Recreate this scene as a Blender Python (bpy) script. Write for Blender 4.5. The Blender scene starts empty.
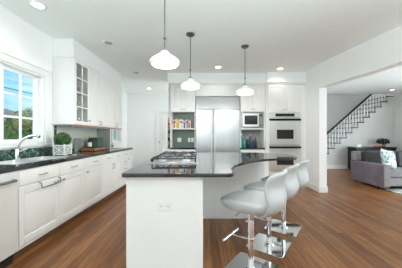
import bpy, math, random
from math import pi, sin, cos, radians
from mathutils import Vector, Matrix
random.seed(7)
S = bpy.context.scene
COL = S.collection

# ------------------------------------------------------------------ camera
cam_d = bpy.data.cameras.new('camera')
cam = bpy.data.objects.new('camera', cam_d)
COL.objects.link(cam)
cam.location = (0, 0, 1.2)
cam.rotation_euler = (pi / 2, 0, 0)
cam_d.sensor_width = 36
cam_d.lens = 36 * 210 / 402
cam_d.shift_x = -2 / 402
cam_d.shift_y = 2 / 402
cam_d.clip_start = 0.05
cam_d.clip_end = 200
S.camera = cam

# ------------------------------------------------------------------ world
W = bpy.data.worlds.new('sky')
S.world = W
W.use_nodes = True
wn = W.node_tree
wn.nodes.clear()
w_out = wn.nodes.new('ShaderNodeOutputWorld')
w_bg = wn.nodes.new('ShaderNodeBackground')
w_tc = wn.nodes.new('ShaderNodeTexCoord')
w_sep = wn.nodes.new('ShaderNodeSeparateXYZ')
w_ramp = wn.nodes.new('ShaderNodeValToRGB')
w_map = wn.nodes.new('ShaderNodeMapping')
w_noise = wn.nodes.new('ShaderNodeTexNoise')
w_cr = wn.nodes.new('ShaderNodeValToRGB')
w_mix = wn.nodes.new('ShaderNodeMixRGB')
wn.links.new(w_tc.outputs['Generated'], w_sep.inputs[0])
wn.links.new(w_sep.outputs['Z'], w_ramp.inputs[0])
e = w_ramp.color_ramp.elements
e[0].position = 0.0; e[0].color = (0.62, 0.80, 0.92, 1)
e[1].position = 0.35; e[1].color = (0.14, 0.52, 0.84, 1)
e2 = w_ramp.color_ramp.elements.new(0.12); e2.color = (0.32, 0.70, 0.90, 1)
w_map.inputs['Scale'].default_value = (1.6, 1.6, 9)
wn.links.new(w_tc.outputs['Generated'], w_map.inputs[0])
wn.links.new(w_map.outputs[0], w_noise.inputs['Vector'])
w_noise.inputs['Scale'].default_value = 2.2
w_noise.inputs['Detail'].default_value = 5
wn.links.new(w_noise.outputs[0], w_cr.inputs[0])
w_cr.color_ramp.elements[0].position = 0.52; w_cr.color_ramp.elements[0].color = (0, 0, 0, 1)
w_cr.color_ramp.elements[1].position = 0.68; w_cr.color_ramp.elements[1].color = (0.8, 0.8, 0.8, 1)
wn.links.new(w_cr.outputs[0], w_mix.inputs[0])
wn.links.new(w_ramp.outputs[0], w_mix.inputs[1])
w_mix.inputs[2].default_value = (0.9, 0.94, 0.97, 1)
wn.links.new(w_mix.outputs[0], w_bg.inputs['Color'])
w_bg.inputs['Strength'].default_value = 1.15
wn.links.new(w_bg.outputs[0], w_out.inputs[0])


def area(name, loc, rot, sx, sy, power, color=(1, 1, 1)):
    d = bpy.data.lights.new(name, 'AREA')
    d.shape = 'RECTANGLE'
    d.size = sx; d.size_y = sy
    d.energy = power; d.color = color
    o = bpy.data.objects.new(name, d)
    o.location = loc; o.rotation_euler = rot
    COL.objects.link(o)
    return o


# area fills added for brightness, some tilted at the ceiling; sink window is real
UP = pi / 2 + 0.85
DAY = (0.89, 0.975, 1)
area('fill_rear', (0.1, -6.35, 1.2), (UP, 0, 0), 5.0, 2.5, 115, DAY)  # unseen fill added outside the rear opening, tilted up to brighten the ceiling
area('fill_hall', (2.3, 6.7, 1.4), (pi / 2 + 0.5, 0, pi / 2), 1.4, 2.0, 74, DAY)  # hidden fill added behind the back wall to brighten the hall
area('fill_living', (7.5, 3.0, 1.45), (pi / 2 - 0.1, 0, pi / 2), 3.2, 2.0, 240, DAY)  # unseen fill added outside an opening right of frame
area('daylight_sink_window', (-2.75, 2.33, 1.58), (pi / 2 + 0.1, 0, -pi / 2), 1.45, 0.9, 10, DAY)
# area light added inside the stairwell for the brightness from upstairs
area('fill_landing', (8.2, 8.15, 4.2), (pi / 2 - 0.5, 0, pi / 2), 0.7, 1.0, 25, DAY)
sun_d = bpy.data.lights.new('sun', 'SUN')
sun_d.energy = 3.0; sun_d.angle = radians(1); sun_d.color = (1, 0.95, 0.88)
sun = bpy.data.objects.new('sun', sun_d)
sun.rotation_euler = Vector((-0.35, 0.75, -0.85)).to_track_quat('-Z', 'Y').to_euler()
COL.objects.link(sun)
area('ceiling_fill', (0.7, -0.5, 1.15), (pi, 0, 0), 0.8, 0.5, 172, (0.84, 0.98, 1))  # unseen upward fill added behind the camera to brighten the ceiling

S.view_settings.view_transform = 'Standard'
S.view_settings.look = 'None'
S.view_settings.gamma = 1
S.view_settings.use_curve_mapping = False
S.view_settings.exposure = 0.14
S.cycles.use_denoising = True
S.cycles.max_bounces = 10
S.cycles.diffuse_bounces = 8
S.cycles.glossy_bounces = 6
S.cycles.transparent_max_bounces = 16
S.cycles.sample_clamp_indirect = 6

# ------------------------------------------------------------------ materials
MATS = {}


def mat(name, color, rough=0.5, metal=0.0, bump=0.0, bscale=80, vary=0.0, vscale=6, spec=0.5, trans=0, emit=None, estr=0, coat=0):
    if name in MATS:
        return MATS[name]
    m = bpy.data.materials.new(name)
    m.use_nodes = True
    nt = m.node_tree
    b = nt.nodes['Principled BSDF']
    b.inputs['Roughness'].default_value = rough
    b.inputs['Metallic'].default_value = metal
    b.inputs['Specular IOR Level'].default_value = spec
    b.inputs['Transmission Weight'].default_value = trans
    b.inputs['Coat Weight'].default_value = coat
    tc = nt.nodes.new('ShaderNodeTexCoord')
    n = nt.nodes.new('ShaderNodeTexNoise')
    n.inputs['Scale'].default_value = vscale
    n.inputs['Detail'].default_value = 4
    nt.links.new(tc.outputs['Object'], n.inputs['Vector'])
    r = nt.nodes.new('ShaderNodeValToRGB')
    v = max(vary, 0.01)
    r.color_ramp.elements[0].position = 0.3
    r.color_ramp.elements[1].position = 0.7
    r.color_ramp.elements[0].color = tuple(max(0, c * (1 - v)) for c in color) + (1,)
    r.color_ramp.elements[1].color = tuple(min(1, c * (1 + v)) for c in color) + (1,)
    nt.links.new(n.outputs[0], r.inputs[0])
    nt.links.new(r.outputs[0], b.inputs['Base Color'])
    if bump:
        n2 = nt.nodes.new('ShaderNodeTexNoise')
        n2.inputs['Scale'].default_value = bscale
        nt.links.new(tc.outputs['Object'], n2.inputs['Vector'])
        bp = nt.nodes.new('ShaderNodeBump')
        bp.inputs['Strength'].default_value = bump
        bp.inputs['Distance'].default_value = 0.004
        nt.links.new(n2.outputs[0], bp.inputs['Height'])
        nt.links.new(bp.outputs[0], b.inputs['Normal'])
    if emit:
        b.inputs['Emission Color'].default_value = emit + (1,)
        b.inputs['Emission Strength'].default_value = estr
    MATS[name] = m
    return m


def ramp_noise(name, stops, scale, rough, detail=8, dist=0.0, kind='noise', stretch=(1, 1, 1), metal=0, bump=0):
    m = bpy.data.materials.new(name)
    m.use_nodes = True
    nt = m.node_tree
    b = nt.nodes['Principled BSDF']
    b.inputs['Roughness'].default_value = rough
    b.inputs['Metallic'].default_value = metal
    tc = nt.nodes.new('ShaderNodeTexCoord')
    mp = nt.nodes.new('ShaderNodeMapping')
    mp.inputs['Scale'].default_value = stretch
    nt.links.new(tc.outputs['Object'], mp.inputs[0])
    if kind == 'voronoi':
        n = nt.nodes.new('ShaderNodeTexVoronoi')
        n.inputs['Scale'].default_value = scale
        out = n.outputs['Color']
    else:
        n = nt.nodes.new('ShaderNodeTexNoise')
        n.inputs['Scale'].default_value = scale
        n.inputs['Detail'].default_value = detail
        n.inputs['Distortion'].default_value = dist
        out = n.outputs[0]
    nt.links.new(mp.outputs[0], n.inputs['Vector'])
    r = nt.nodes.new('ShaderNodeValToRGB')
    while len(r.color_ramp.elements) < len(stops):
        r.color_ramp.elements.new(0.5)
    for el, (p, c) in zip(r.color_ramp.elements, stops):
        el.position = p; el.color = c + (1,)
    nt.links.new(out, r.inputs[0])
    nt.links.new(r.outputs[0], b.inputs['Base Color'])
    if bump:
        bp = nt.nodes.new('ShaderNodeBump')
        bp.inputs['Strength'].default_value = bump
        bp.inputs['Distance'].default_value = 0.002
        nt.links.new(out, bp.inputs['Height'])
        nt.links.new(bp.outputs[0], b.inputs['Normal'])
    MATS[name] = m
    return m


def wood_floor():
    m = bpy.data.materials.new('oak_floor')
    m.use_nodes = True
    nt = m.node_tree
    b = nt.nodes['Principled BSDF']
    tc = nt.nodes.new('ShaderNodeTexCoord')
    mp = nt.nodes.new('ShaderNodeMapping')
    mp.inputs['Rotation'].default_value = (0, 0, pi / 2)
    nt.links.new(tc.outputs['Object'], mp.inputs[0])
    br = nt.nodes.new('ShaderNodeTexBrick')
    br.offset = 0.37; br.offset_frequency = 3
    br.inputs['Scale'].default_value = 1
    br.inputs['Brick Width'].default_value = 1.3
    br.inputs['Row Height'].default_value = 0.083
    br.inputs['Mortar Size'].default_value = 0.0012
    br.inputs['Bias'].default_value = 0.0
    br.inputs['Color1'].default_value = (0.32, 0.138, 0.048, 1)
    br.inputs['Color2'].default_value = (0.165, 0.063, 0.022, 1)
    br.inputs['Mortar'].default_value = (0.05, 0.022, 0.012, 1)
    nt.links.new(mp.outputs[0], br.inputs['Vector'])
    mp2 = nt.nodes.new('ShaderNodeMapping')
    mp2.inputs['Scale'].default_value = (26, 1.6, 1)
    nt.links.new(tc.outputs['Object'], mp2.inputs[0])
    n = nt.nodes.new('ShaderNodeTexNoise')
    n.inputs['Scale'].default_value = 1.6
    n.inputs['Detail'].default_value = 7
    n.inputs['Distortion'].default_value = 1.2
    nt.links.new(mp2.outputs[0], n.inputs['Vector'])
    r = nt.nodes.new('ShaderNodeValToRGB')
    r.color_ramp.elements[0].position = 0.3; r.color_ramp.elements[0].color = (0.55, 0.52, 0.5, 1)
    r.color_ramp.elements[1].position = 0.7; r.color_ramp.elements[1].color = (1.25, 1.25, 1.25, 1)
    nt.links.new(n.outputs[0], r.inputs[0])
    mx = nt.nodes.new('ShaderNodeMixRGB')
    mx.blend_type = 'MULTIPLY'; mx.inputs[0].default_value = 1
    nt.links.new(br.outputs['Color'], mx.inputs[1])
    nt.links.new(r.outputs[0], mx.inputs[2])
    nt.links.new(mx.outputs[0], b.inputs['Base Color'])
    b.inputs['Roughness'].default_value = 0.32
    b.inputs['Specular IOR Level'].default_value = 0.3
    bp = nt.nodes.new('ShaderNodeBump')
    bp.inputs['Strength'].default_value = 0.12
    bp.inputs['Distance'].default_value = 0.002
    nt.links.new(n.outputs[0], bp.inputs['Height'])
    nt.links.new(bp.outputs[0], b.inputs['Normal'])
    MATS['oak'] = m
    return m


def glass_mat(name, tint=(0.97, 0.99, 0.98), refl=0.07):
    m = bpy.data.materials.new(name)
    m.use_nodes = True
    nt = m.node_tree
    nt.nodes.clear()
    o = nt.nodes.new('ShaderNodeOutputMaterial')
    t = nt.nodes.new('ShaderNodeBsdfTransparent')
    t.inputs[0].default_value = tint + (1,)
    g = nt.nodes.new('ShaderNodeBsdfGlossy')
    g.inputs['Roughness'].default_value = 0.03
    mx = nt.nodes.new('ShaderNodeMixShader')
    mx.inputs[0].default_value = refl
    nt.links.new(t.outputs[0], mx.inputs[1])
    nt.links.new(g.outputs[0], mx.inputs[2])
    nt.links.new(mx.outputs[0], o.inputs[0])
    MATS[name] = m
    return m


def brick_mat(name, c1, c2, mortar, bw, rh, ms, rough, rot=(0, 0, 0)):
    m = bpy.data.materials.new(name)
    m.use_nodes = True
    nt = m.node_tree
    b = nt.nodes['Principled BSDF']
    b.inputs['Roughness'].default_value = rough
    tc = nt.nodes.new('ShaderNodeTexCoord')
    mp = nt.nodes.new('ShaderNodeMapping')
    mp.inputs['Rotation'].default_value = rot
    nt.links.new(tc.outputs['Object'], mp.inputs[0])
    br = nt.nodes.new('ShaderNodeTexBrick')
    br.inputs['Scale'].default_value = 1
    br.inputs['Brick Width'].default_value = bw
    br.inputs['Row Height'].default_value = rh
    br.inputs['Mortar Size'].default_value = ms
    br.inputs['Color1'].default_value = c1 + (1,)
    br.inputs['Color2'].default_value = c2 + (1,)
    br.inputs['Mortar'].default_value = mortar + (1,)
    nt.links.new(mp.outputs[0], br.inputs['Vector'])
    nt.links.new(br.outputs['Color'], b.inputs['Base Color'])
    MATS[name] = m
    return m


WALL = mat('wall_paint', (0.88, 0.892, 0.892), 0.7, bump=0.03, bscale=150)
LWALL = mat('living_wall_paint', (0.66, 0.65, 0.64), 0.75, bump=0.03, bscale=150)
CEIL = mat('ceiling_paint', (0.895, 0.935, 0.925), 0.8, bump=0.02, bscale=120)
TRIM = mat('trim_paint', (0.84, 0.84, 0.83), 0.4)
CAB = mat('cabinet_paint', (0.86, 0.855, 0.84), 0.38, bump=0.01, bscale=200)
FLOOR = wood_floor()
STEEL = mat('brushed_steel', (0.80, 0.80, 0.79), 0.42, 1.0, vary=0.03)
FSTEEL = ramp_noise('fridge_steel', [(0.3, (0.35, 0.35, 0.348)), (0.7, (0.45, 0.45, 0.447))], 1.0, 0.34, stretch=(60, 60, 0.5), metal=1.0)
GSTEEL = mat('grille_steel', (0.36, 0.36, 0.355), 0.4, 0.9)
CHROME = mat('chrome', (0.85, 0.86, 0.87), 0.06, 1.0)
NICKEL = mat('brushed_nickel', (0.42, 0.41, 0.40), 0.3, 1.0)
DNICKEL = mat('dark_nickel', (0.20, 0.20, 0.20), 0.35, 1.0)
BLACK = mat('black_enamel', (0.02, 0.02, 0.022), 0.35)
MBLACK = mat('matte_black', (0.012, 0.012, 0.013), 0.6, spec=0.2)
IRON = mat('cast_iron', (0.035, 0.035, 0.045), 0.45, bump=0.1)
BGLASS = mat('black_glass', (0.03, 0.03, 0.032), 0.08)
GRANITE = ramp_noise('black_granite', [(0.40, (0.010, 0.010, 0.012)), (0.62, (0.025, 0.026, 0.028)), (0.72, (0.10, 0.10, 0.10))], 180, 0.08)
gb = GRANITE.node_tree.nodes['Principled BSDF']
gb.inputs['IOR'].default_value = 1.65; gb.inputs['Roughness'].default_value = 0.05
GREENM = ramp_noise('green_marble', [(0.35, (0.012, 0.035, 0.028)), (0.52, (0.04, 0.10, 0.08)), (0.68, (0.30, 0.38, 0.34))], 22, 0.2, dist=1.5)
TILE = brick_mat('pale_sage_tile', (0.50, 0.53, 0.47), (0.46, 0.49, 0.44), (0.60, 0.61, 0.57), 0.15, 0.075, 0.004, 0.22, (pi / 2, 0, pi / 2))
GTILE = mat('green_splash', (0.105, 0.155, 0.13), 0.35, vary=0.12, vscale=30)
GREYPANEL = mat('grey_panel', (0.36, 0.37, 0.37), 0.4, 0.3)
UPH = mat('grey_leatherette', (0.47, 0.475, 0.48), 0.55, bump=0.08, bscale=300)
UPHD = mat('dark_grey_binding', (0.20, 0.20, 0.21), 0.55)
SHADE = mat('white_shade_glass', (0.92, 0.92, 0.90), 0.25, emit=(1, 0.96, 0.88), estr=0.06)
BULB = mat('lit_bulb', (1, 1, 1), 0.5, emit=(1, 0.93, 0.82), estr=4)
CANLENS = mat('lit_can_lens', (1, 1, 1), 0.5, emit=(1, 0.97, 0.92), estr=5)
CANOFF = mat('unlit_can_lens', (0.35, 0.34, 0.33), 0.5)
GLASS = glass_mat('window_glass')
CGLASS = glass_mat('cabinet_glass', (0.97, 0.98, 0.98), 0.16)
DRINK = glass_mat('drinking_glass', (0.95, 0.96, 0.96), 0.2)
LEAF = mat('boxwood_leaf', (0.05, 0.125, 0.025), 0.5, vary=0.5, vscale=40)
LEAF2 = mat('tree_leaf', (0.09, 0.16, 0.035), 0.6, vary=0.5, vscale=2)
LEAF3 = mat('olive_leaf', (0.24, 0.26, 0.05), 0.6, vary=0.5, vscale=2)
BARK = mat('bark', (0.10, 0.07, 0.05), 0.9, bump=0.3)
WHITEP = mat('white_ceramic', (0.85, 0.85, 0.84), 0.2)
BOARD = ramp_noise('cherry_board', [(0.35, (0.26, 0.09, 0.045)), (0.65, (0.40, 0.16, 0.08))], 6, 0.4, stretch=(1, 12, 12))
LRAIL = mat('wood_light_rail', (0.42, 0.24, 0.14), 0.5, vary=0.2)
PLASTIC = mat('white_plastic', (0.85, 0.85, 0.83), 0.35)
SOFA = mat('mauve_velvet', (0.155, 0.125, 0.145), 0.85, bump=0.15, bscale=90, vary=0.15, vscale=5)
SOFAL = mat('grey_velvet_light', (0.24, 0.225, 0.23), 0.85, vary=0.08)
SOFAG = mat('charcoal_velvet', (0.055, 0.052, 0.052), 0.85, vary=0.15)
PILLOW = ramp_noise('marbled_pillow_cloth', [(0.38, (0.10, 0.20, 0.21)), (0.5, (0.55, 0.62, 0.62)), (0.6, (0.75, 0.76, 0.75))], 9, 0.8, dist=1.5)
RUG = ramp_noise('mottled_rug', [(0.4, (0.18, 0.20, 0.21)), (0.55, (0.62, 0.60, 0.57)), (0.7, (0.72, 0.70, 0.66))], 9, 0.95, dist=1)
CONSOLE = mat('dark_green_lacquer', (0.006, 0.012, 0.009), 0.4, spec=0.3)
DWOOD = mat('dark_stained_wood', (0.02, 0.014, 0.011), 0.35)
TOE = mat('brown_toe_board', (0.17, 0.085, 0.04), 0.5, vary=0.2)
GRASS = mat('lawn', (0.10, 0.17, 0.05), 0.9, vary=0.4, vscale=3)
ROOF = mat('roof_shingle', (0.30, 0.27, 0.28), 0.9, vary=0.2)
SIDING = mat('house_siding', (0.50, 0.42, 0.36), 0.8, vary=0.1)

# ------------------------------------------------------------------ mesh helpers


class MB:
    def __init__(self):
        self.v = []; self.f = []

    def add(self, vs, fs):
        o = len(self.v)
        self.v += [Vector(p) for p in vs]
        self.f += [tuple(i + o for i in q) for q in fs]
        return self

    def box(self, x0, x1, y0, y1, z0, z1):
        return self.add([(x0, y0, z0), (x1, y0, z0), (x1, y1, z0), (x0, y1, z0), (x0, y0, z1), (x1, y0, z1), (x1, y1, z1), (x0, y1, z1)],
                        [(0, 3, 2, 1), (4, 5, 6, 7), (0, 1, 5, 4), (1, 2, 6, 5), (2, 3, 7, 6), (3, 0, 4, 7)])

    def frustum_panel(self, x0, x1, z0, z1, yb, yf, s):
        # raised panel facing -y
        return self.add([(x0, yb, z0), (x1, yb, z0), (x1, yb, z1), (x0, yb, z1), (x0 + s, yf, z0 + s), (x1 - s, yf, z0 + s), (x1 - s, yf, z1 - s), (x0 + s, yf, z1 - s)],
                        [(4, 5, 6, 7), (0, 1, 5, 4), (1, 2, 6, 5), (2, 3, 7, 6), (3, 0, 4, 7), (3, 2, 1, 0)])

    def prism(self, poly, z0, z1):
        n = len(poly)
        vs = [(x, y, z0) for x, y in poly] + [(x, y, z1) for x, y in poly]
        fs = [tuple(range(n))[::-1], tuple(range(n, 2 * n))]
        fs += [(i, (i + 1) % n, n + (i + 1) % n, n + i) for i in range(n)]
        return self.add(vs, fs)

    def prism_y(self, poly, y0, y1):     # polygon in xz extruded along y
        n = len(poly)
        vs = [(x, y0, z) for x, z in poly] + [(x, y1, z) for x, z in poly]
        fs = [tuple(range(n)), tuple(range(n, 2 * n))[::-1]]
        fs += [((i + 1) % n, i, n + i, n + (i + 1) % n) for i in range(n)]
        return self.add(vs, fs)

    def tube(self, pts, r, n=10, closed=False):
        pts = [Vector(p) for p in pts]
        rs = r if isinstance(r, (list, tuple)) else [r] * len(pts)
        vs = []; fs = []
        m = len(pts)
        prev = None
        for i, p in enumerate(pts):
            if closed:
                t = (pts[(i + 1) % m] - pts[i - 1])
            else:
                t = (pts[min(i + 1, m - 1)] - pts[max(i - 1, 0)])
            t.normalize()
            if prev is None:
                a = Vector((0, 0, 1)) if abs(t.z) < 0.9 else Vector((1, 0, 0))
                u = t.cross(a).normalized()
            else:
                u = (prev - t * prev.dot(t)).normalized()
            prev = u
            w = t.cross(u)
            for k in range(n):
                a = 2 * pi * k / n
                vs.append(p + (u * cos(a) + w * sin(a)) * rs[i])
        for i in range(m if closed else m - 1):
            j = (i + 1) % m
            for k in range(n):
                l = (k + 1) % n
                fs.append((i * n + k, i * n + l, j * n + l, j * n + k))
        if not closed:
            fs.append(tuple(range(n))[::-1])
            fs.append(tuple((m - 1) * n + k for k in range(n)))
        return self.add(vs, fs)

    def lathe(self, prof, c=(0, 0, 0), n=24, caps=True):
        cx, cy, cz = c
        vs = []; fs = []
        for r, z in prof:
            for k in range(n):
                a = 2 * pi * k / n
                vs.append((cx + r * cos(a), cy + r * sin(a), cz + z))
        for i in range(len(prof) - 1):
            for k in range(n):
                l = (k + 1) % n
                fs.append((i * n + k, i * n + l, (i + 1) * n + l, (i + 1) * n + k))
        if caps:
            fs.append(tuple(range(n))[::-1])
            fs.append(tuple((len(prof) - 1) * n + k for k in range(n)))
        return self.add(vs, fs)

    def xf(self, M):
        self.v = [M @ p for p in self.v]
        return self

    def build(self, name, material, parent=None, bevel=0.0, smooth=35, seg=2, loc=None, solid=0, subsurf=0):
        me = bpy.data.meshes.new(name)
        me.from_pydata([tuple(p) for p in self.v], [], self.f)
        me.update()
        if smooth:
            me.polygons.foreach_set('use_smooth', [True] * len(me.polygons))
            me.set_sharp_from_angle(angle=radians(smooth))
        me.materials.append(material)
        o = bpy.data.objects.new(name, me)
        COL.objects.link(o)
        if parent is not None:
            o.parent = parent
        if loc is not None:
            o.location = loc
        if solid:
            md = o.modifiers.new('solidify', 'SOLIDIFY'); md.thickness = solid; md.offset = 0
        if subsurf:
            md = o.modifiers.new('subsurf', 'SUBSURF'); md.levels = subsurf; md.render_levels = subsurf
        if bevel:
            md = o.modifiers.new('bevel', 'BEVEL'); md.width = bevel; md.segments = seg; md.limit_method = 'ANGLE'
            md.angle_limit = radians(40)
        return o


def tag(o, label, cat, group=None, kind=None):
    o['label'] = label; o['category'] = cat
    if group: o['group'] = group
    if kind: o['kind'] = kind
    return o


def thing(name, label, cat, loc=(0, 0, 0), rz=0, group=None, kind=None):
    o = bpy.data.objects.new(name, None)
    o.empty_display_size = 0.1
    COL.objects.link(o)
    o.location = loc; o.rotation_euler = (0, 0, rz)
    return tag(o, label, cat, group, kind)


def copy_tree(o, parent=None):
    c = o.copy(); COL.objects.link(c)
    if parent is not None: c.parent = parent
    for ch in list(o.children):
        copy_tree(ch, c)
    return c


def struct(name, mb, material, label, cat, bevel=0, **k):
    return tag(mb.build(name, material, bevel=bevel, **k), label, cat, kind='structure')


def arc(cx, cy, r, a0, a1, n):
    return [(cx + r * cos(a0 + (a1 - a0) * i / n), cy + r * sin(a0 + (a1 - a0) * i / n)) for i in range(n + 1)]


# ------------------------------------------------------------------ shell
H = 2.74
XL = -2.38            # kitchen left wall face
XR, XR2 = 2.47, 2.63  # right wall
YB = 5.76             # kitchen back wall face
YF = 7.6              # far hall wall
struct('floor', MB().box(-2.95, 7.2, -6.2, 8.75, -0.06, 0), FLOOR, 'brown oak strip floor running through kitchen and living room', 'floor', smooth=0)
c = MB()
c.box(-2.95, 3.9, -6.2, 8.75, H, H + 0.12)
c.box(3.9, 7.2, -6.2, 7.7, H, H + 0.12)
struct('ceiling', c, CEIL, 'flat white ceiling over kitchen and living room', 'ceiling', smooth=0)

# left wall with two openings
w1 = (1.50, 3.165, 1.085, 2.105)   # sink window y0,y1,z0,z1
w2 = (5.52, 6.02, 1.02, 1.95)
c = MB()
xo = XL - 0.18
c.box(xo, XL, -6.2, w1[0], 0, H)
c.box(xo, XL, w1[0], w1[1], 0, w1[2]); c.box(xo, XL, w1[0], w1[1], w1[3], H)
c.box(xo, XL, w1[1], w2[0], 0, H)
c.box(xo, XL, w2[0], w2[1], 0, w2[2]); c.box(xo, XL, w2[0], w2[1], w2[3], H)
c.box(xo, XL, w2[1], 6.35, 0, H)
c.box(-2.95, xo, 6.29, 6.35, 0, H)
c.box(-2.95, -2.75, 6.35, YF, 0, H)
struct('wall_left', c, WALL, 'white wall behind the sink counter', 'wall', smooth=0)
c = MB()
c.box(-0.95, XR, YB, YB + 0.14, 0, H)
struct('wall_back', c, WALL, 'white wall behind the refrigerator and ovens', 'wall', smooth=0)
struct('wall_hall', MB().box(-2.95, 2.63, YF, YF + 0.12, 0, H), WALL, 'white wall at the end of the hall left of the books', 'wall', smooth=0)
c = MB()
c.box(XR, XR2, 4.46, 7.6, 0, H)
c.prism([(XR, 4.46), (2.95, 1.8), (2.95, -6.2), (3.11, -6.2), (3.11, 1.8), (XR2, 4.46)], 2.225, H)
struct('wall_right', c, WALL, 'white wall and header over the opening to the living room', 'wall', bevel=0.003)
c = MB()
c.box(XR2, 8.4, 8.63, 8.75, 0, 5.2)
struct('wall_far', c, LWALL, 'pale grey wall behind the staircase', 'wall', smooth=0)
c = MB()
c.box(7.0, 7.2, 5.1, 7.7, 0, H)
c.box(7.0, 7.2, 1.7, 5.1, 0, 0.3); c.box(7.0, 7.2, 1.7, 5.1, 2.5, H)
c.box(7.0, 7.2, -6.2, 1.7, 0, H)
struct('wall_living_right', c, LWALL, 'pale wall at the right end of the living room', 'wall', smooth=0)
c = MB()
c.box(-2.56, -2.38, -6.2, -6.1, 0, H); c.box(2.58, 7.2, -6.2, -6.1, 0, H); c.box(-2.38, 2.58, -6.2, -6.1, 2.66, H); c.box(-2.38, 2.58, -6.2, -6.1, 0, 0.12)
struct('wall_rear', c, WALL, 'white wall behind the viewer, opening added to admit fill light', 'wall', smooth=0)  # unseen wall; its wide opening is made to frame the rear fill
# stair well enclosure upstairs
c = MB()
c.box(3.8, 3.9, 7.7, 8.63, H + 0.12, 5.2)
c.box(3.9, 8.4, 7.6, 7.7, H + 0.12, 5.2)
c.box(8.3, 8.4, 7.7, 8.63, 0, 5.2)
c.box(3.8, 8.4, 7.6, 8.75, 5.2, 5.3)
c.box(7.06, 8.3, 7.62, 7.69, 0, H)
struct('wall_stairwell', c, LWALL, 'pale walls of the stairwell rising above the ceiling', 'wall', smooth=0)

# baseboards / casing
c = MB()
c.box(XR - 0.016, XR, 4.46, 5.0, 0, 0.13); c.box(XR - 0.016, XR2 + 0.016, 4.444, 4.46, 0, 0.13); c.box(XR2, XR2 + 0.016, 4.46, 7.6, 0, 0.13)
struct('baseboard_right', c, TRIM, 'white baseboard around the end of the right wall', 'baseboard', bevel=0.004)
struct('baseboard_hall', MB().box(-2.75, -1.72, YF - 0.016, YF, 0, 0.13), TRIM, 'white baseboard at the foot of the hall wall', 'baseboard', bevel=0.004)
struct('baseboard_far', MB().box(3.98, 6.995, 7.668, 7.699, 0, 0.14), TRIM, 'white baseboard along the wall under the staircase', 'baseboard', bevel=0.004)
struct('trim_1', MB().box(XL - 0.06, XL, 6.351, 6.37, 0, 2.1), TRIM, 'white casing strip at the hall corner', 'trim')

# hall door (white, panelled, with casing)
d = thing('door_1', 'white panelled door at the far end of the hall', 'door', (-1.62, YF - 0.001, 0), 0, kind='structure')
c = MB().box(-0.09, 0, -0.03, 0, 0, 2.12); c.box(0.76, 0.85, -0.03, 0, 0, 2.12); c.box(0, 0.76, -0.03, 0, 2.04, 2.12)
c.build('door_casing', TRIM, d, bevel=0.004)
c = MB().box(0.005, 0.755, -0.022, -0.002, 0.01, 2.035)
for (a, b_) in ((0.12, 0.9), (1.05, 1.92)):
    for x in (0.1, 0.42):
        c.frustum_panel(x, x + 0.25, a, b_, -0.022, -0.034, 0.03)
c.build('door_leaf', TRIM, d, bevel=0.002)
MB().lathe([(0.012, 0), (0.012, 0.03), (0.028, 0.04), (0.028, 0.06), (0.01, 0.066)]).xf(Matrix.Translation((0.06, -0.022, 0.98)) @ Matrix.Rotation(pi / 2, 4, 'X')).build('door_knob', NICKEL, d)


# ------------------------------------------------------------------ windows (axis along y, in the left wall)
def window(name, label, y0, y1, z0, z1, sashes, casing, mull):
    wd = thing(name, label, 'window', (XL, y0, z0), 0, kind='structure')
    L, Hh = y1 - y0, z1 - z0
    xg = -0.085
    c = MB()
    t = 0.035
    c.box(-0.16, -0.002, 0, t, 0, Hh); c.box(-0.16, -0.002, L - t, L, 0, Hh)
    c.box(-0.16, -0.002, t, L - t, 0, t); c.box(-0.16, -0.002, t, L - t, Hh - t, Hh)
    for m in mull:
        c.box(-0.13, -0.03, m - 0.05 - y0, m + 0.05 - y0, t, Hh - t)
    c.build('window_frame', TRIM, wd, bevel=0.004)
    cw = casing
    c = MB()
    c.box(0, 0.022, -cw, 0.012, -0.03, Hh + cw); c.box(0, 0.022, L - 0.012, L + cw, -0.03, Hh + cw)
    c.box(0, 0.022, 0.012, L - 0.012, Hh - 0.012, Hh + cw)
    c.box(0.022, 0.034, -cw, L + cw, Hh + cw - 0.03, Hh + cw)
    c.box(0.022, 0.034, L + cw - 0.03, L + cw, 0, Hh + cw - 0.03)
    c.build('window_casing', TRIM, wd, bevel=0.004)
    c = MB().box(-0.09, 0.06, -cw - 0.02, L + cw + 0.02, -0.03, 0.0)
    c.box(0, 0.02, -cw, L + cw, -0.055, -0.03)
    c.build('window_sill', TRIM, wd, bevel=0.005)
    for (a, b_, cols, rows) in sashes:
        a -= y0; b_ -= y0
        st = 0.034
        c = MB()
        zz0, zz1 = t + 0.002, Hh - t - 0.002
        c.box(xg - 0.02, xg + 0.02, a, a + st, zz0, zz1); c.box(xg - 0.02, xg + 0.02, b_ - st, b_, zz0, zz1)
        c.box(xg - 0.02, xg + 0.02, a + st, b_ - st, zz0, zz0 + st); c.box(xg - 0.02, xg + 0.02, a + st, b_ - st, zz1 - st, zz1)
        for k in range(1, cols):
            y = a + st + (b_ - a - 2 * st) * k / cols
            c.box(xg - 0.010, xg + 0.012, y - 0.012, y + 0.012, zz0 + st, zz1 - st)
        for k in range(1, rows):
            z = zz0 + st + (zz1 - zz0 - 2 * st) * k / rows
            c.box(xg - 0.010, xg + 0.011, a + st, b_ - st, z - 0.014, z + 0.014)
        s = c.build('sash', TRIM, wd, bevel=0.003)
        MB().box(xg - 0.003, xg + 0.003, a + st - 0.003, b_ - st + 0.003, zz0 + st - 0.003, zz1 - st + 0.003).build('pane', GLASS, s, smooth=0)
    return wd


window('window_1', 'white casement window with six panes above the sink', *w1, [(1.54, 2.44, 2, 3), (2.54, 3.128, 2, 3)], 0.10, [2.49])
window('window_2', 'small narrow window past the end of the sink counter', *w2, [(5.556, 5.984, 1, 2)], 0.06, [])


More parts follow.
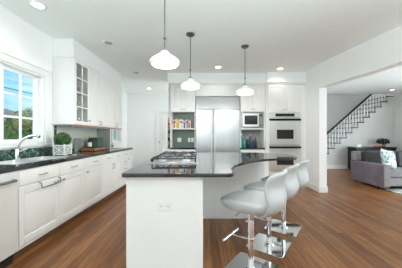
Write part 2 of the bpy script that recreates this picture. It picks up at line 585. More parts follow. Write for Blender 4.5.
# ------------------------------------------------------------------ cabinets
def door_mb(x0, x1, z0, z1, flat=False):
    c = MB()
    g = 0.002
    x0 += g; x1 -= g; z0 += g; z1 -= g
    st = min(0.062, (x1 - x0) * 0.25)
    c.box(x0, x1, -0.012, 0, z0, z1)
    if flat:
        c.frustum_panel(x0, x1, z0, z1, -0.012, -0.02, 0.006)
        return c
    c.box(x0, x0 + st, -0.021, -0.012, z0, z1); c.box(x1 - st, x1, -0.021, -0.012, z0, z1)
    c.box(x0 + st, x1 - st, -0.021, -0.012, z0, z0 + st); c.box(x0 + st, x1 - st, -0.021, -0.012, z1 - st, z1)
    if x1 - x0 - 2 * st > 0.07:
        c.frustum_panel(x0 + st + 0.008, x1 - st - 0.008, z0 + st + 0.008, z1 - st - 0.008, -0.012, -0.019, 0.022)
    return c


def pull_mb(x, z, l, vertical=False):
    c = MB()
    h = l / 2
    if vertical:
        c.tube([(x, -0.02, z - h), (x, -0.046, z - h), (x, -0.05, z - h * 0.9), (x, -0.05, z + h * 0.9), (x, -0.046, z + h), (x, -0.02, z + h)], 0.005, 8)
    else:
        c.tube([(x - h, -0.02, z), (x - h, -0.046, z), (x - h * 0.9, -0.05, z), (x + h * 0.9, -0.05, z), (x + h, -0.046, z), (x + h, -0.02, z)], 0.005, 8)
    return c


def knob_mb(x, z):
    return MB().lathe([(0.006, 0), (0.006, 0.014), (0.014, 0.02), (0.015, 0.026), (0.009, 0.031)], n=16).xf(Matrix.Translation((x, -0.02, z)) @ Matrix.Rotation(pi / 2, 4, 'X'))


def fronts(t, items):
    for it in items:
        kind, x0, x1, z0, z1 = it[:5]
        hd = it[5] if len(it) > 5 else None
        p = door_mb(x0, x1, z0, z1, flat=(kind == 'drawer')).build(kind, CAB, t, bevel=0.0015, seg=1)
        if hd:
            if hd[0] == 'pull':
                pull_mb(hd[1], hd[2], hd[3], False).build('handle', NICKEL, p)
            elif hd[0] == 'vpull':
                pull_mb(hd[1], hd[2], hd[3], True).build('handle', NICKEL, p)
            elif hd[0] == 'knob':
                knob_mb(hd[1], hd[2]).build('knob', NICKEL, p)


# left base run: local x = world y, front faces +x
XF = -1.772
CT = 0.874            # underside of counters


def base_cab(label, y0, y1, items, open_top=False):
    t = thing('base_cabinet', label, 'cabinet', (XF, y0, 0), pi / 2, 'white base cabinets under the sink counter')
    w = y1 - y0
    c = MB()
    if open_top:
        c.box(0.001, w - 0.001, 0, 0.585, 0.10, 0.74)
        c.box(0.001, w - 0.001, 0, 0.08, 0.74, CT - 0.001); c.box(0.001, w - 0.001, 0.50, 0.585, 0.74, CT - 0.001)
    else:
        c.box(0.001, w - 0.001, 0, 0.585, 0.10, CT - 0.001)
    c.build('body', CAB, t, smooth=0)
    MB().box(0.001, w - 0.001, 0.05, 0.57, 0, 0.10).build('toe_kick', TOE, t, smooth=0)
    MB().box(0.001, w - 0.001, -0.004, 0.0, 0.10, 0.135).build('bottom_rail', CAB, t, smooth=0)
    fronts(t, items)
    return t


Z1, Z2, Z3, Z4 = 0.14, 0.70, 0.712, 0.868
sink_cab = base_cab('wide white sink base cabinet with two doors under the window', 2.0, 3.1, [
    ('drawer', 0.0, 0.57, Z3, Z4, ('pull', 0.29, 0.79, 0.10)), ('drawer', 0.57, 1.1, Z3, Z4, ('pull', 0.84, 0.79, 0.10)),
    ('door', 0.0, 0.57, Z1, Z2, ('pull', 0.50, 0.66, 0.07)), ('door', 0.57, 1.1, Z1, Z2, ('knob', 0.62, 0.66))], True)
base_cab('white base cabinet right of the sink cabinet, one drawer over one door', 3.1, 3.72, [
    ('drawer', 0, 0.62, Z3, Z4, ('pull', 0.31, 0.79, 0.10)), ('door', 0, 0.62, Z1, Z2, ('knob', 0.06, 0.66))])
base_cab('white base cabinet with a pair of doors below the cutting board', 3.72, 4.55, [
    ('drawer', 0, 0.36, Z3, Z4, ('pull', 0.18, 0.79, 0.09)), ('drawer', 0.36, 0.83, Z3, Z4, ('pull', 0.595, 0.79, 0.09)),
    ('door', 0, 0.36, Z1, Z2, ('vpull', 0.325, 0.62, 0.09)), ('door', 0.36, 0.83, Z1, Z2, ('vpull', 0.395, 0.62, 0.09))])
base_cab('narrow white stack of four drawers near the bar sink', 4.55, 4.87, [
    ('drawer', 0, 0.32, Z3, Z4, ('pull', 0.16, 0.79, 0.09)), ('drawer', 0, 0.32, 0.55, 0.70, ('pull', 0.16, 0.63, 0.09)),
    ('drawer', 0, 0.32, 0.39, 0.545, ('pull', 0.16, 0.47, 0.09)), ('drawer', 0, 0.32, Z1, 0.385, ('pull', 0.16, 0.28, 0.09))], True)
base_cab('white base cabinet at the far end of the sink counter', 4.87, 5.2, [
    ('drawer', 0, 0.33, Z3, Z4, ('pull', 0.165, 0.79, 0.09)), ('door', 0, 0.33, Z1, Z2, ('knob', 0.05, 0.66))], True)
# towel bar hung over the sink cabinet door
t = tag(MB().tube([(0.24, -0.022, 0.705), (0.24, -0.05, 0.70), (0.24, -0.055, 0.655), (0.25, -0.055, 0.645), (0.53, -0.055, 0.645), (0.54, -0.055, 0.655), (0.54, -0.05, 0.70), (0.54, -0.022, 0.705)], 0.0055, 8).build('towel_bar', DNICKEL), 'dark metal towel bar hooked over the sink cabinet door', 'towel bar')
t.location = (XF, 2.0, 0); t.rotation_euler = (0, 0, pi / 2)

# dishwasher
t = thing('dishwasher', 'pale dishwasher with dark bar handle left of the sink cabinet', 'dishwasher', (XF, 1.39, 0), pi / 2)
DW = mat('dishwasher_steel', (0.80, 0.80, 0.78), 0.3, 0.15)
MB().box(0.002, 0.606, 0, 0.57, 0.1, CT - 0.002).build('body', GREYPANEL, t, smooth=0)
MB().box(0.004, 0.604, -0.022, 0.0, 0.11, 0.868).build('door', DW, t, bevel=0.004)
MB().tube([(0.06, -0.022, 0.79), (0.06, -0.055, 0.79), (0.54, -0.055, 0.79), (0.54, -0.022, 0.79)], 0.013, 10).build('handle', DNICKEL, t)
MB().box(0.004, 0.604, 0.03, 0.06, 0, 0.1).build('toe_kick', BLACK, t, smooth=0)
base_cab('white base cabinet left of the dishwasher', 0.7, 1.385, [('drawer', 0, 0.685, Z3, Z4, ('pull', 0.34, 0.79, 0.1)), ('door', 0, 0.685, Z1, Z2, ('knob', 0.62, 0.66))])

# left counter with sink cutouts
XC0, XC1 = XL + 0.001, -1.747
sx0, sx1 = -2.25, -1.87
c = MB()
CZ0, CZ1 = CT, 0.914
c.box(XC0, sx0, 0.7, 5.22, CZ0, CZ1)
c.box(sx1, XC1, 0.7, 5.22, CZ0, CZ1)
holes = [(2.12, 2.50), (2.54, 2.94), (4.78, 5.06)]
y = 0.7
for a, b_ in holes:
    c.box(sx0, sx1, y, a, CZ0, CZ1); y = b_
c.box(sx0, sx1, y, 5.22, CZ0, CZ1)
tag(c.build('countertop', GRANITE, smooth=0), 'long black granite countertop along the window wall', 'countertop')


def basin(label, y0, y1, group):
    t = thing('sink_basin', label, 'sink', (0, 0, 0), 0, group)
    c = MB()
    x0, x1, d = sx0 + 0.001, sx1 - 0.001, 0.16
    y0 += 0.001; y1 -= 0.001
    zt = 0.917
    r = 0.012
    # rim
    c.box(x0 - 0.012, x0 + 0.004, y0 - 0.012, y1 + 0.012, 0.9145, zt); c.box(x1 - 0.004, x1 + 0.012, y0 - 0.012, y1 + 0.012, 0.9145, zt)
    c.box(x0, x1, y0 - 0.012, y0 + 0.004, 0.9145, zt); c.box(x0, x1, y1 - 0.004, y1 + 0.012, 0.9145, zt)
    c.build('rim', STEEL, t, bevel=0.001, seg=1)
    c = MB()
    zb = zt - d
    c.add([(x0, y0, zt - 0.002), (x1, y0, zt - 0.002), (x1, y1, zt - 0.002), (x0, y1, zt - 0.002), (x0 + .02, y0 + .02, zb), (x1 - .02, y0 + .02, zb), (x1 - .02, y1 - .02, zb), (x0 + .02, y1 - .02, zb)],
          [(4, 5, 6, 7), (0, 4, 7, 3), (1, 2, 6, 5), (0, 1, 5, 4), (3, 7, 6, 2)])
    c.build('bowl', STEEL, t, bevel=0.015)
    MB().lathe([(0.0, 0.0005), (0.04, 0.001), (0.042, 0.004), (0.036, 0.005), (0.01, 0.002)], ((x0 + x1) / 2, (y0 + y1) / 2, zb + 0.001)).build('drain', CHROME, t)


basin('left steel bowl of the double sink below the window', 2.12, 2.50, 'steel sink bowls in the window counter')
basin('right steel bowl of the double sink, behind the faucet spout', 2.54, 2.94, 'steel sink bowls in the window counter')
basin('small steel bar sink at the far end of the counter', 4.78, 5.06, 'steel sink bowls in the window counter')


def faucet(name, label, y, h, reach, handle=True, r=0.016):
    t = thing(name, label, 'faucet', (-2.305, y, 0.9145))
    MB().lathe([(0.032, 0), (0.032, 0.012), (0.024, 0.02), (0.022, 0.10), (0.020, 0.13)]).build('body', CHROME, t)
    pts = [(reach * a, 0, h * b_) for a, b_ in ((0.0, 0.40), (0.05, 0.54), (0.16, 0.72), (0.34, 0.87), (0.56, 0.97), (0.74, 1.0), (0.88, 1.0), (1.0, 0.95))]
    MB().tube(pts, [r * 1.25, r * 1.15, r, r, r, r * 1.1, r * 1.3, r * 1.15], 12).build('spout', CHROME, t)
    if handle:
        MB().tube([(0.02, 0.0, 0.09), (0.05, 0.015, 0.105), (0.115, 0.03, 0.13)], [0.011, 0.009, 0.007], 10).build('handle', CHROME, t)


faucet('faucet', 'tall chrome pull-out faucet rising in front of the window', 2.60, 0.29, 0.28)
faucet('bar_faucet', 'small chrome faucet at the far bar sink', 4.93, 0.26, 0.16, True, 0.010)

# backsplashes
c = MB().box(XL + 0.001, XL + 0.02, 0.7, 3.35, 0.915, 1.035)
tag(c.build('backsplash_strip', GREENM, bevel=0.002), 'low dark green marble strip under the sink window', 'backsplash')
t = thing('tile_backsplash', 'pale tiled backsplash with green border under the wall cabinets', 'backsplash', (XL + 0.001, 3.352, 0.915))
MB().box(0, 0.012, 0.045, 2.2, 0.06, 0.455).build('tile_field', TILE, t, smooth=0)
c = MB().box(0, 0.014, 0, 0.043, 0, 0.455); c.box(0, 0.014, 0.045, 2.2, 0, 0.058)
t2 = c.build('border', GREENM, t, smooth=0); t2['label'] = 'dark green marble border'

# wall cabinets left
XU = -2.05


def wall_cab(label, y0, y1, items, glass=False):
    t = thing('wall_cabinet', label, 'cabinet', (XU, y0, 0), pi / 2, 'white wall cabinets over the sink counter')
    w = y1 - y0
    dp = XU - XL - 0.002
    if glass:
        c = MB()
        c.box(0.0, 0.018, 0, dp, 1.385, 2.44); c.box(w - 0.018, w, 0, dp, 1.385, 2.44)
        c.box(0.018, w - 0.018, 0, dp, 1.385, 1.405); c.box(0.018, w - 0.018, 0, dp, 2.42, 2.44); c.box(0.018, w - 0.018, dp - 0.01, dp, 1.405, 2.42)
        c.build('body', CAB, t, smooth=0)
        for k in range(1, 4):
            MB().box(0.019, w - 0.019, 0.03, dp - 0.011, 1.40 + k * 0.255, 1.412 + k * 0.255).build('shelf', CAB, t, smooth=0)
        c = MB(); st = 0.055
        z0, z1 = 1.39, 2.435
        c.box(0.002, st, -0.021, -0.001, z0, z1); c.box(w - st, w - 0.002, -0.021, -0.001, z0, z1)
        c.box(st, w - st, -0.021, -0.001, z0, z0 + st); c.box(st, w - st, -0.021, -0.001, z1 - st, z1)
        c.box(w / 2 - 0.01, w / 2 + 0.01, -0.019, -0.003, z0 + st, z1 - st)
        for k in range(1, 4):
            z = z0 + st + (z1 - z0 - 2 * st) * k / 4
            c.box(st, w - st, -0.019, -0.003, z - 0.01, z + 0.01)
        d = c.build('door', CAB, t, bevel=0.002)
        MB().box(st - 0.002, w - st + 0.002, -0.013, -0.009, z0 + st - 0.002, z1 - st + 0.002).build('pane', CGLASS, d, smooth=0)
        knob_mb(w - 0.03, 1.47).build('knob', NICKEL, d)
    else:
        MB().box(0.001, w - 0.001, 0, dp, 1.385, 2.44).build('body', CAB, t, smooth=0)
    fronts(t, items)
    MB().box(0.0, w, -0.004, 0.02, 1.362, 1.384).build('light_rail', LRAIL, t, smooth=0)
    return t


wall_cab('white wall cabinet with glazed eight-pane door nearest the window', 3.32, 3.76, [], True)
wall_cab('white solid-door wall cabinet right of the glazed one', 3.762, 4.13, [('door', 0, 0.368, 1.39, 2.435, ('vpull', 0.33, 1.45, 0.07))])
wall_cab('white wall cabinet above the green box and cutting board', 4.13, 4.48, [('door', 0, 0.35, 1.39, 2.435, ('vpull', 0.035, 1.45, 0.07))])
wall_cab('white wall cabinet above the grey standing panel', 4.48, 4.92, [('door', 0, 0.44, 1.39, 2.435, ('vpull', 0.4, 1.45, 0.07))])
wall_cab('white wall cabinet at the far end of the row over the bar sink', 4.92, 5.31, [('door', 0, 0.39, 1.39, 2.435, ('vpull', 0.035, 1.45, 0.07))])
c = MB().box(XL + 0.001, XU + 0.004, 3.316, 5.314, 2.452, H - 0.001)
struct('trim_2', c, WALL, 'white soffit above the left wall cabinets', 'soffit', bevel=0.004)
struct('trim_3', MB().box(XL + 0.001, XU + 0.014, 3.317, 5.313, 2.441, 2.452), NICKEL and CAB, 'thin white moulding above the left wall cabinets', 'moulding')

# glassware inside the glazed cabinet
for k in range(4):
    for j, (yy, xx) in enumerate(((3.43, -2.15), (3.52, -2.22), (3.61, -2.14), (3.68, -2.24))):
        z = [1.4055, 1.6675, 1.9225, 2.1775][k]
        hh = [0.12, 0.14, 0.10, 0.13][(j + k) % 4]
        c = MB()
        if (j + k) % 2:
            c.lathe([(0.028, 0), (0.028, 0.004), (0.004, 0.008), (0.004, hh * 0.45), (0.026, hh * 0.6), (0.032, hh * 0.8), (0.028, hh * 1.2)], n=14)
        else:
            c.lathe([(0.026, 0), (0.033, hh), (0.031, hh), (0.024, 0.006)], n=14)
        row = ['bottom', 'second', 'third', 'top'][k]
        g = c.build('drinking_glass', DRINK, loc=(xx, yy, z))
        tag(g, 'clear glass on the %s shelf behind the glazed cabinet door, %s from the window end' % (row, ['nearest', 'second', 'third', 'farthest'][j]), 'glass', 'glasses behind the glazed cabinet door')


# boxwood planter
def leaf_ball(rx, rz, n, size, seed, shape='ball'):
    rnd = random.Random(seed)
    c = MB()
    for _ in range(n):
        u = rnd.uniform(-1, 1); a = rnd.uniform(0, 2 * pi)
        q = math.sqrt(1 - u * u)
        rr = rnd.uniform(0.72, 1.05)
        if shape == 'cone':
            h = rnd.random() ** 1.3
            rad = rx * (1 - h) * rnd.uniform(0.5, 1.1) + 0.03
            p = Vector((rad * cos(a), rad * sin(a), 2 * rz * h - rz))
            nrm = Vector((cos(a), sin(a), 0.4))
        else:
            nrm = Vector((q * cos(a), q * sin(a), u))
            p = Vector((nrm.x * rx * rr, nrm.y * rx * rr, nrm.z * rz * rr))
        nrm = (nrm + Vector((rnd.uniform(-.8, .8), rnd.uniform(-.8, .8), rnd.uniform(-.8, .8)))).normalized()
        t1 = nrm.orthogonal().normalized(); t2 = nrm.cross(t1)
        ang = rnd.uniform(0, 2 * pi)
        d1 = t1 * cos(ang) + t2 * sin(ang); d2 = nrm.cross(d1)
        s = size * rnd.uniform(0.7, 1.3)
        c.add([p - d1 * s, p + d2 * s * 0.5 + nrm * s * .15, p + d1 * s, p - d2 * s * 0.5 + nrm * s * .15], [(0, 1, 2, 3)])
    return c


px, py = -2.12, 3.17
t = thing('potted_boxwood', 'clipped round green boxwood in a white lattice planter on the counter', 'plant', (px, py, 0.9145))
c = MB(); a = 0.078
for sx in (-1, 1):
    for sy in (-1, 1):
        c.box(sx * a - 0.009, sx * a + 0.009, sy * a - 0.009, sy * a + 0.009, 0, 0.165)
for z in (0.015, 0.145):
    for s in (-1, 1):
        c.box(-a, a, s * a - 0.007, s * a + 0.007, z - 0.008, z + 0.008); c.box(s * a - 0.007, s * a + 0.007, -a, a, z - 0.008, z + 0.008)
for s in (-1, 1):
    for (z0, z1) in ((0.02, 0.14), (0.14, 0.02)):
        c.tube([(-a, s * a, z0), (a, s * a, z1)], 0.006, 6); c.tube([(s * a, -a, z0), (s * a, a, z1)], 0.006, 6)
    c.tube([(0, s * a, 0.02), (0, s * a, 0.14)], 0.005, 6); c.tube([(s * a, 0, 0.02), (s * a, 0, 0.14)], 0.005, 6)
c.build('planter', WHITEP, t, smooth=30)
MB().box(-0.066, 0.066, -0.066, 0.066, 0.004, 0.14).build('liner', mat('planter_liner', (0.42, 0.45, 0.42), 0.7), t, smooth=0)
leaf_ball(0.108, 0.098, 1500, 0.016, 3).xf(Matrix.Translation((0, 0, 0.235))).build('foliage', LEAF, t, smooth=0)
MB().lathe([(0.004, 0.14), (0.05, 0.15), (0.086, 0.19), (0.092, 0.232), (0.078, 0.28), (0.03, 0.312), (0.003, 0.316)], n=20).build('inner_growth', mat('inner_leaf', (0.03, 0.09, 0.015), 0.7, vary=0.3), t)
# soap dish
t = thing('counter_tray', 'low white dish in front of the boxwood planter', 'dish', (-1.98, 2.93, 0.9145))
t.location = (-1.93, 3.05, 0.9145)
MB().lathe([(0.05, 0), (0.085, 0.008), (0.09, 0.014), (0.084, 0.014), (0.05, 0.006)]).build('dish', WHITEP, t)
MB().box(-0.03, 0.03, -0.018, 0.018, 0.0085, 0.026).build('sponge', BLACK, t, bevel=0.006)

# items under the wall cabinets
tag(MB().box(-0.008, 0.008, -0.095, 0.095, 0, 0.245).build('tile_sample', mat('grey_slate', (0.26, 0.27, 0.26), 0.5, vary=0.15), bevel=0.003, loc=(-2.345, 3.92, 0.915)), 'small grey slab standing against the backsplash right of the plant', 'slab')
t = thing('cutting_board', 'thick reddish wooden cutting board lying on the counter', 'cutting board', (-2.15, 4.14, 0.9145))
MB().box(-0.13, 0.13, -0.22, 0.22, 0.008, 0.05).build('board', BOARD, t, bevel=0.006)
for sx in (-1, 1):
    for sy in (-1, 1):
        MB().lathe([(0.012, 0), (0.014, 0.008)], (sx * 0.10, sy * 0.18, 0), 12).build('foot', BLACK, t)
t = thing('wine_bottle', 'dark wine bottle with pale label and golden cap on the cutting board', 'bottle', (-2.19, 4.06, 0.965))
MB().lathe([(0.034, 0), (0.036, 0.005), (0.036, 0.14), (0.03, 0.165), (0.014, 0.19), (0.0135, 0.205)]).build('bottle', mat('dark_bottle_glass', (0.015, 0.02, 0.015), 0.1), t)
MB().lathe([(0.0365, 0.03), (0.0368, 0.031), (0.0368, 0.11), (0.0365, 0.111)]).build('paper_label', mat('cream_paper', (0.75, 0.73, 0.68), 0.6), t)
MB().lathe([(0.0145, 0.2), (0.015, 0.2005), (0.015, 0.235), (0.012, 0.238)]).build('cap', mat('gold_foil', (0.55, 0.33, 0.07), 0.35, 0.6), t)
t = thing('food_tin', 'dark green box with lighter front panel on the cutting board', 'box', (-2.17, 4.24, 0.965))
MB().box(-0.05, 0.09, -0.12, 0.10, 0, 0.205).build('box', mat('green_card', (0.006, 0.065, 0.02), 0.4), t, bevel=0.004)
MB().box(-0.03, 0.075, -0.1215, -0.12, 0.03, 0.16).build('front_panel', mat('grey_green_card', (0.06, 0.10, 0.08), 0.45), t, smooth=0)
MB().box(0.09, 0.0915, -0.10, 0.08, 0.03, 0.16).build('side_panel', MATS['grey_green_card'], t, smooth=0)
t = thing('standing_panel', 'grey metal splash panel standing between the counter and wall cabinets', 'panel', (-2.36, 4.68, 0.915))
MB().box(0, 0.29, 0, 0.03, 0, 0.44).build('sheet', GREYPANEL, t, bevel=0.002)
MB().box(0.29, 0.296, -0.004, 0.034, 0, 0.44).build('edge_strip', STEEL, t, bevel=0.001)

# ------------------------------------------------------------------ back run
YC = 5.12


def back_thing(name, label, cat, x0, y=YC, group=None):
    return thing(name, label, cat, (x0, y, 0), 0, group)


# left back cabinet
BG = 'white cabinets around the refrigerator'
t = back_thing('bookshelf_cabinet', 'white cabinet left of the refrigerator with open book shelf and green niche', 'cabinet', -0.79, group=BG)
w = 0.605
c = MB()
c.box(0, 0.02, 0, 0.62, 0.915, 2.44); c.box(w - 0.02, w, 0, 0.62, 0.915, 2.44)
c.box(0.02, w - 0.02, 0, 0.62, 1.785, 2.44)
c.build('body', CAB, t, smooth=0)
MB().box(0.021, w - 0.021, 0.0, 0.30, 1.365, 1.39).build('shelf', CAB, t, bevel=0.001)
MB().box(0.021, w - 0.021, 0.30, 0.32, 0.915, 1.784).build('back_panel', GTILE, t, smooth=0)
fronts(t, [('door', 0, w / 2, 1.80, 2.43, ('knob', w / 2 - 0.03, 1.85)), ('door', w / 2, w, 1.80, 2.43, ('knob', w / 2 + 0.03, 1.85))])
t = back_thing('base_cabinet', 'white base cabinet below the green niche and books', 'cabinet', -0.79, group=BG)
MB().box(0, w, 0, 0.62, 0.1, CT - 0.001).build('body', CAB, t, smooth=0)
MB().box(0, w, 0.05, 0.6, 0, 0.1).build('toe_kick', CAB, t, smooth=0)
fronts(t, [('drawer', 0, w, Z3, Z4, ('pull', w / 2, 0.79, 0.1)), ('door', 0, w / 2, Z1, Z2, ('knob', w / 2 - .04, 0.66)), ('door', w / 2, w, Z1, Z2, ('knob', w / 2 + .04, 0.66))])
tag(MB().box(-0.80, -0.187, YC - 0.022, YC + 0.299, CT, 0.914).build('countertop', GRANITE, bevel=0.004), 'short black countertop under the book shelf', 'countertop')
# narrow end rack on the left of it
t = back_thing('spice_rack', 'narrow white open rack on the end of the bookshelf cabinet', 'rack', -0.872)
c = MB()
c.box(0, 0.006, 0, 0.28, 0.88, 1.66); c.box(0.072, 0.078, 0, 0.28, 0.88, 1.66)
c.box(0.006, 0.072, 0.27, 0.28, 0.88, 1.66)
c.build('frame', CAB, t, smooth=0)
for k in range(5):
    MB().box(0.0065, 0.0715, 0.002, 0.269, 0.88 + k * 0.18, 0.89 + k * 0.18).build('shelf', CAB, t, smooth=0)
cols = [('brown', (0.10, 0.07, 0.05)), ('black', (0.03, 0.03, 0.035)), ('green', (0.06, 0.12, 0.08)), ('rust red', (0.38, 0.12, 0.05))]
for k, (cn, cc) in enumerate(cols):
    j = thing('spice_jar', '%s jar in the narrow rack beside the books' % cn, 'jar', (-0.833, YC + 0.05, 0.8905 + k * 0.18), 0, 'jars in the narrow end rack')
    MB().lathe([(0.026, 0), (0.028, 0.004), (0.028, 0.085), (0.022, 0.098)], n=16).build('jar', mat('jar_' + cn, cc, 0.3), j)
    MB().lathe([(0.023, 0.0985), (0.024, 0.1), (0.024, 0.122), (0.022, 0.124)], n=16).build('lid', STEEL, j)
# books
x = -0.765
bk = [('white and red', (0.70, 0.62, 0.58), .040, .205), ('red', (0.48, 0.06, 0.05), .026, .19), ('cream', (0.75, 0.70, 0.60), .024, .22), ('yellow', (0.75, 0.50, 0.05), .048, .235),
      ('mustard', (0.60, 0.36, 0.04), .030, .22), ('tall white', (0.80, 0.80, 0.78), .038, .215), ('pale grey', (0.62, 0.62, 0.62), .030, .225), ('silver white', (0.74, 0.75, 0.76), .034, .205),
      ('dark grey', (0.10, 0.10, 0.11), .040, .225), ('ivory', (0.76, 0.74, 0.69), .030, .21), ('black', (0.03, 0.03, 0.03), .022, .20), ('beige', (0.62, 0.54, 0.45), .022, .215), ('crimson', (0.36, 0.03, 0.07), .030, .21), ('slim white', (0.8, 0.8, 0.8), .018, .20), ('maroon', (0.22, 0.04, 0.05), .022, .19)]
for nm, cc, tw, hh in bk:
    dpt = 0.16
    b = thing('book', '%s book standing on the shelf left of the refrigerator' % nm, 'book', (x, YC + 0.06, 1.3905), 0, 'books on the shelf left of the refrigerator')
    c = MB().box(0, tw, 0, 0.003, 0, hh); c.box(0, 0.003, 0.003, dpt, 0, hh); c.box(tw - 0.003, tw, 0.003, dpt, 0, hh)
    c.build('cover', mat('cover_' + nm, cc, 0.5), b, smooth=0)
    MB().box(0.0032, tw - 0.0032, 0.0032, dpt - 0.004, 0.003, hh - 0.003).build('pages', mat('paper', (0.8, 0.77, 0.7), 0.9), b, smooth=0)
    if hh > 0.2:
        MB().box(0.003, tw - 0.003, -0.0008, -0.0001, hh * 0.62, hh * 0.8).build('title_band', mat('title_band', (0.7, 0.68, 0.62), 0.6) if sum(cc) < 1.5 else mat('title_dark', (0.2, 0.08, 0.07), 0.6), b, smooth=0)
    x += tw + 0.002


# outlets
def outlet(label, x, z, y, group, w=0.075, h=0.118, sw=False, horiz=False):
    t = thing('wall_outlet', label, 'outlet', (x, y, z), 0, group)
    if horiz: w, h = h, w
    MB().box(-w / 2, w / 2, -0.006, 0, -h / 2, h / 2).build('plate', PLASTIC, t, bevel=0.002)
    for k in (-1, 1):
        c = MB()
        cx, cz = (k * w * 0.24, 0) if horiz else (0, k * h * 0.23)
        for dx in (-0.007, 0.007):
            c.box(cx + dx - 0.0015, cx + dx + 0.0015, -0.0066, -0.006, cz - 0.006, cz + 0.006)
        c.box(cx - 0.0025, cx + 0.0025, -0.0066, -0.006, cz - 0.014, cz - 0.009)
        c.build('socket', mat('socket_grey', (0.25, 0.25, 0.25), 0.5), t, smooth=0)


yb = YC + 0.2995
outlet('white outlet plate at the left of the green niche', -0.61, 1.10, yb, 'white plates in the green niche', 0.10, 0.11)
outlet('white switch plate in the middle of the green niche', -0.355, 1.10, yb, 'white plates in the green niche', 0.065, 0.11)
outlet('white outlet plate at the right of the green niche', -0.272, 1.10, yb, 'white plates in the green niche', 0.065, 0.11)

# refrigerator
t = back_thing('refrigerator', 'built-in stainless steel refrigerator with two tall doors and top grille', 'refrigerator', -0.18)
w = 1.085
sp = 0.42
MB().box(0.006, w - 0.006, 0.03, 0.62, 0.02, 2.16).build('body', GREYPANEL, t, smooth=0)
d = MB().box(0.01, sp - 0.002, -0.03, 0.028, 0.12, 1.845).build('door', FSTEEL, t, bevel=0.006)
MB().tube([(sp - 0.035, -0.03, 0.45), (sp - 0.035, -0.085, 0.46), (sp - 0.035, -0.085, 1.80), (sp - 0.035, -0.03, 1.81)], 0.013, 12).build('handle', STEEL, d)
d = MB().box(sp + 0.002, w - 0.01, -0.03, 0.028, 0.12, 1.845).build('door', FSTEEL, t, bevel=0.006)
MB().tube([(sp + 0.038, -0.03, 0.45), (sp + 0.038, -0.085, 0.46), (sp + 0.038, -0.085, 1.80), (sp + 0.038, -0.03, 1.81)], 0.013, 12).build('handle', STEEL, d)
MB().box(w - 0.12, w - 0.03, -0.0315, -0.03, 1.79, 1.805).build('nameplate', NICKEL, d, smooth=0)
g = MB().box(0.01, w - 0.01, -0.012, 0.028, 1.86, 2.15).build('grille_panel', GSTEEL, t, bevel=0.004)
c = MB()
for k in range(9):
    c.box(0.03, w - 0.03, -0.022, -0.012, 1.90 + k * 0.027, 1.912 + k * 0.027)
c.build('louver', GSTEEL, g, smooth=0)
MB().box(0.01, w - 0.01, -0.034, 0.0, 1.85, 1.862).build('hinge_strip', DNICKEL, t, smooth=0)
MB().box(0.02, w - 0.02, 0.0, 0.025, 0.0, 0.11).build('toe_grille', DNICKEL, t, smooth=0)
t = back_thing('bridge_cabinet', 'plain white cabinet panel above the refrigerator', 'cabinet', -0.18, group=BG)
MB().box(0.002, w - 0.002, 0.0, 0.6, 2.165, 2.44).build('body', CAB, t, smooth=0)
MB().box(0.004, w - 0.004, -0.018, -0.0005, 2.17, 2.435).build('door', CAB, t, bevel=0.002)

# microwave column
x0 = 0.91
w = 0.60
t = back_thing('microwave_cabinet', 'white cabinet right of the refrigerator holding the microwave over an open niche', 'cabinet', x0, group=BG)
c = MB()
c.box(0, 0.02, 0, 0.62, 0.915, 2.44); c.box(w - 0.02, w, 0, 0.62, 0.915, 2.44); c.box(0.02, w - 0.02, 0, 0.62, 1.79, 2.44)
c.build('body', CAB, t, smooth=0)
MB().box(0.021, w - 0.021, 0, 0.45, 1.36, 1.39).build('shelf', CAB, t, bevel=0.001)
MB().box(0.021, w - 0.021, 0.40, 0.42, 0.915, 1.36).build('back_panel', mat('grey_niche', (0.34, 0.36, 0.36), 0.4), t, smooth=0)
fronts(t, [('door', 0, w / 2, 1.80, 2.43, ('knob', w / 2 - .03, 1.85)), ('door', w / 2, w, 1.80, 2.43, ('knob', w / 2 + .03, 1.85))])
t = back_thing('base_cabinet', 'white base cabinet below the bottle niche', 'cabinet', x0, group=BG)
MB().box(0, w, 0, 0.62, 0.1, CT - 0.001).build('body', CAB, t, smooth=0)
MB().box(0, w, 0.05, 0.6, 0, 0.1).build('toe_kick', CAB, t, smooth=0)
fronts(t, [('drawer', 0, w, Z3, Z4, ('pull', w / 2, 0.79, 0.1)), ('door', 0, w / 2, Z1, Z2, ('knob', w / 2 - .04, 0.66)), ('door', w / 2, w, Z1, Z2, ('knob', w / 2 + .04, 0.66))])
tag(MB().box(x0 + 0.001, x0 + w - 0.001, YC - 0.022, YC + 0.399, CT, 0.914).build('countertop', GRANITE, bevel=0.004), 'short black countertop under the microwave niche', 'countertop')
t = back_thing('microwave', 'stainless microwave with dark window in the cabinet right of the refrigerator', 'microwave', x0 + 0.022)
mw = w - 0.044
MB().box(0.004, mw - 0.004, 0.02, 0.40, 1.392, 1.78).build('body', GREYPANEL, t, smooth=0)
c = MB()
c.box(0, mw, -0.012, 0.018, 1.392, 1.43); c.box(0, mw, -0.012, 0.018, 1.745, 1.788); c.box(0, 0.03, -0.012, 0.018, 1.43, 1.745); c.box(mw - 0.03, mw, -0.012, 0.018, 1.43, 1.745)
c.build('trim_kit', NICKEL, t, bevel=0.002)
c = MB()
for k in range(12):
    for z in (1.405, 1.76):
        c.box(0.04 + k * 0.04, 0.07 + k * 0.04, -0.0135, -0.012, z, z + 0.014)
c.build('vent_slots', BLACK, t, smooth=0)
d = MB().box(0.032, mw - 0.13, -0.022, 0.016, 1.432, 1.743).build('door', STEEL, t, bevel=0.003)
MB().box(0.075, mw - 0.165, -0.0235, -0.022, 1.48, 1.70).build('window', BGLASS, d, smooth=0)
MB().tube([(mw - 0.145, -0.022, 1.47), (mw - 0.145, -0.05, 1.475), (mw - 0.145, -0.05, 1.705), (mw - 0.145, -0.022, 1.71)], 0.008).build('handle', STEEL, d)
p = MB().box(mw - 0.128, mw - 0.032, -0.018, 0.016, 1.432, 1.743).build('control_panel', DNICKEL, t, bevel=0.002)
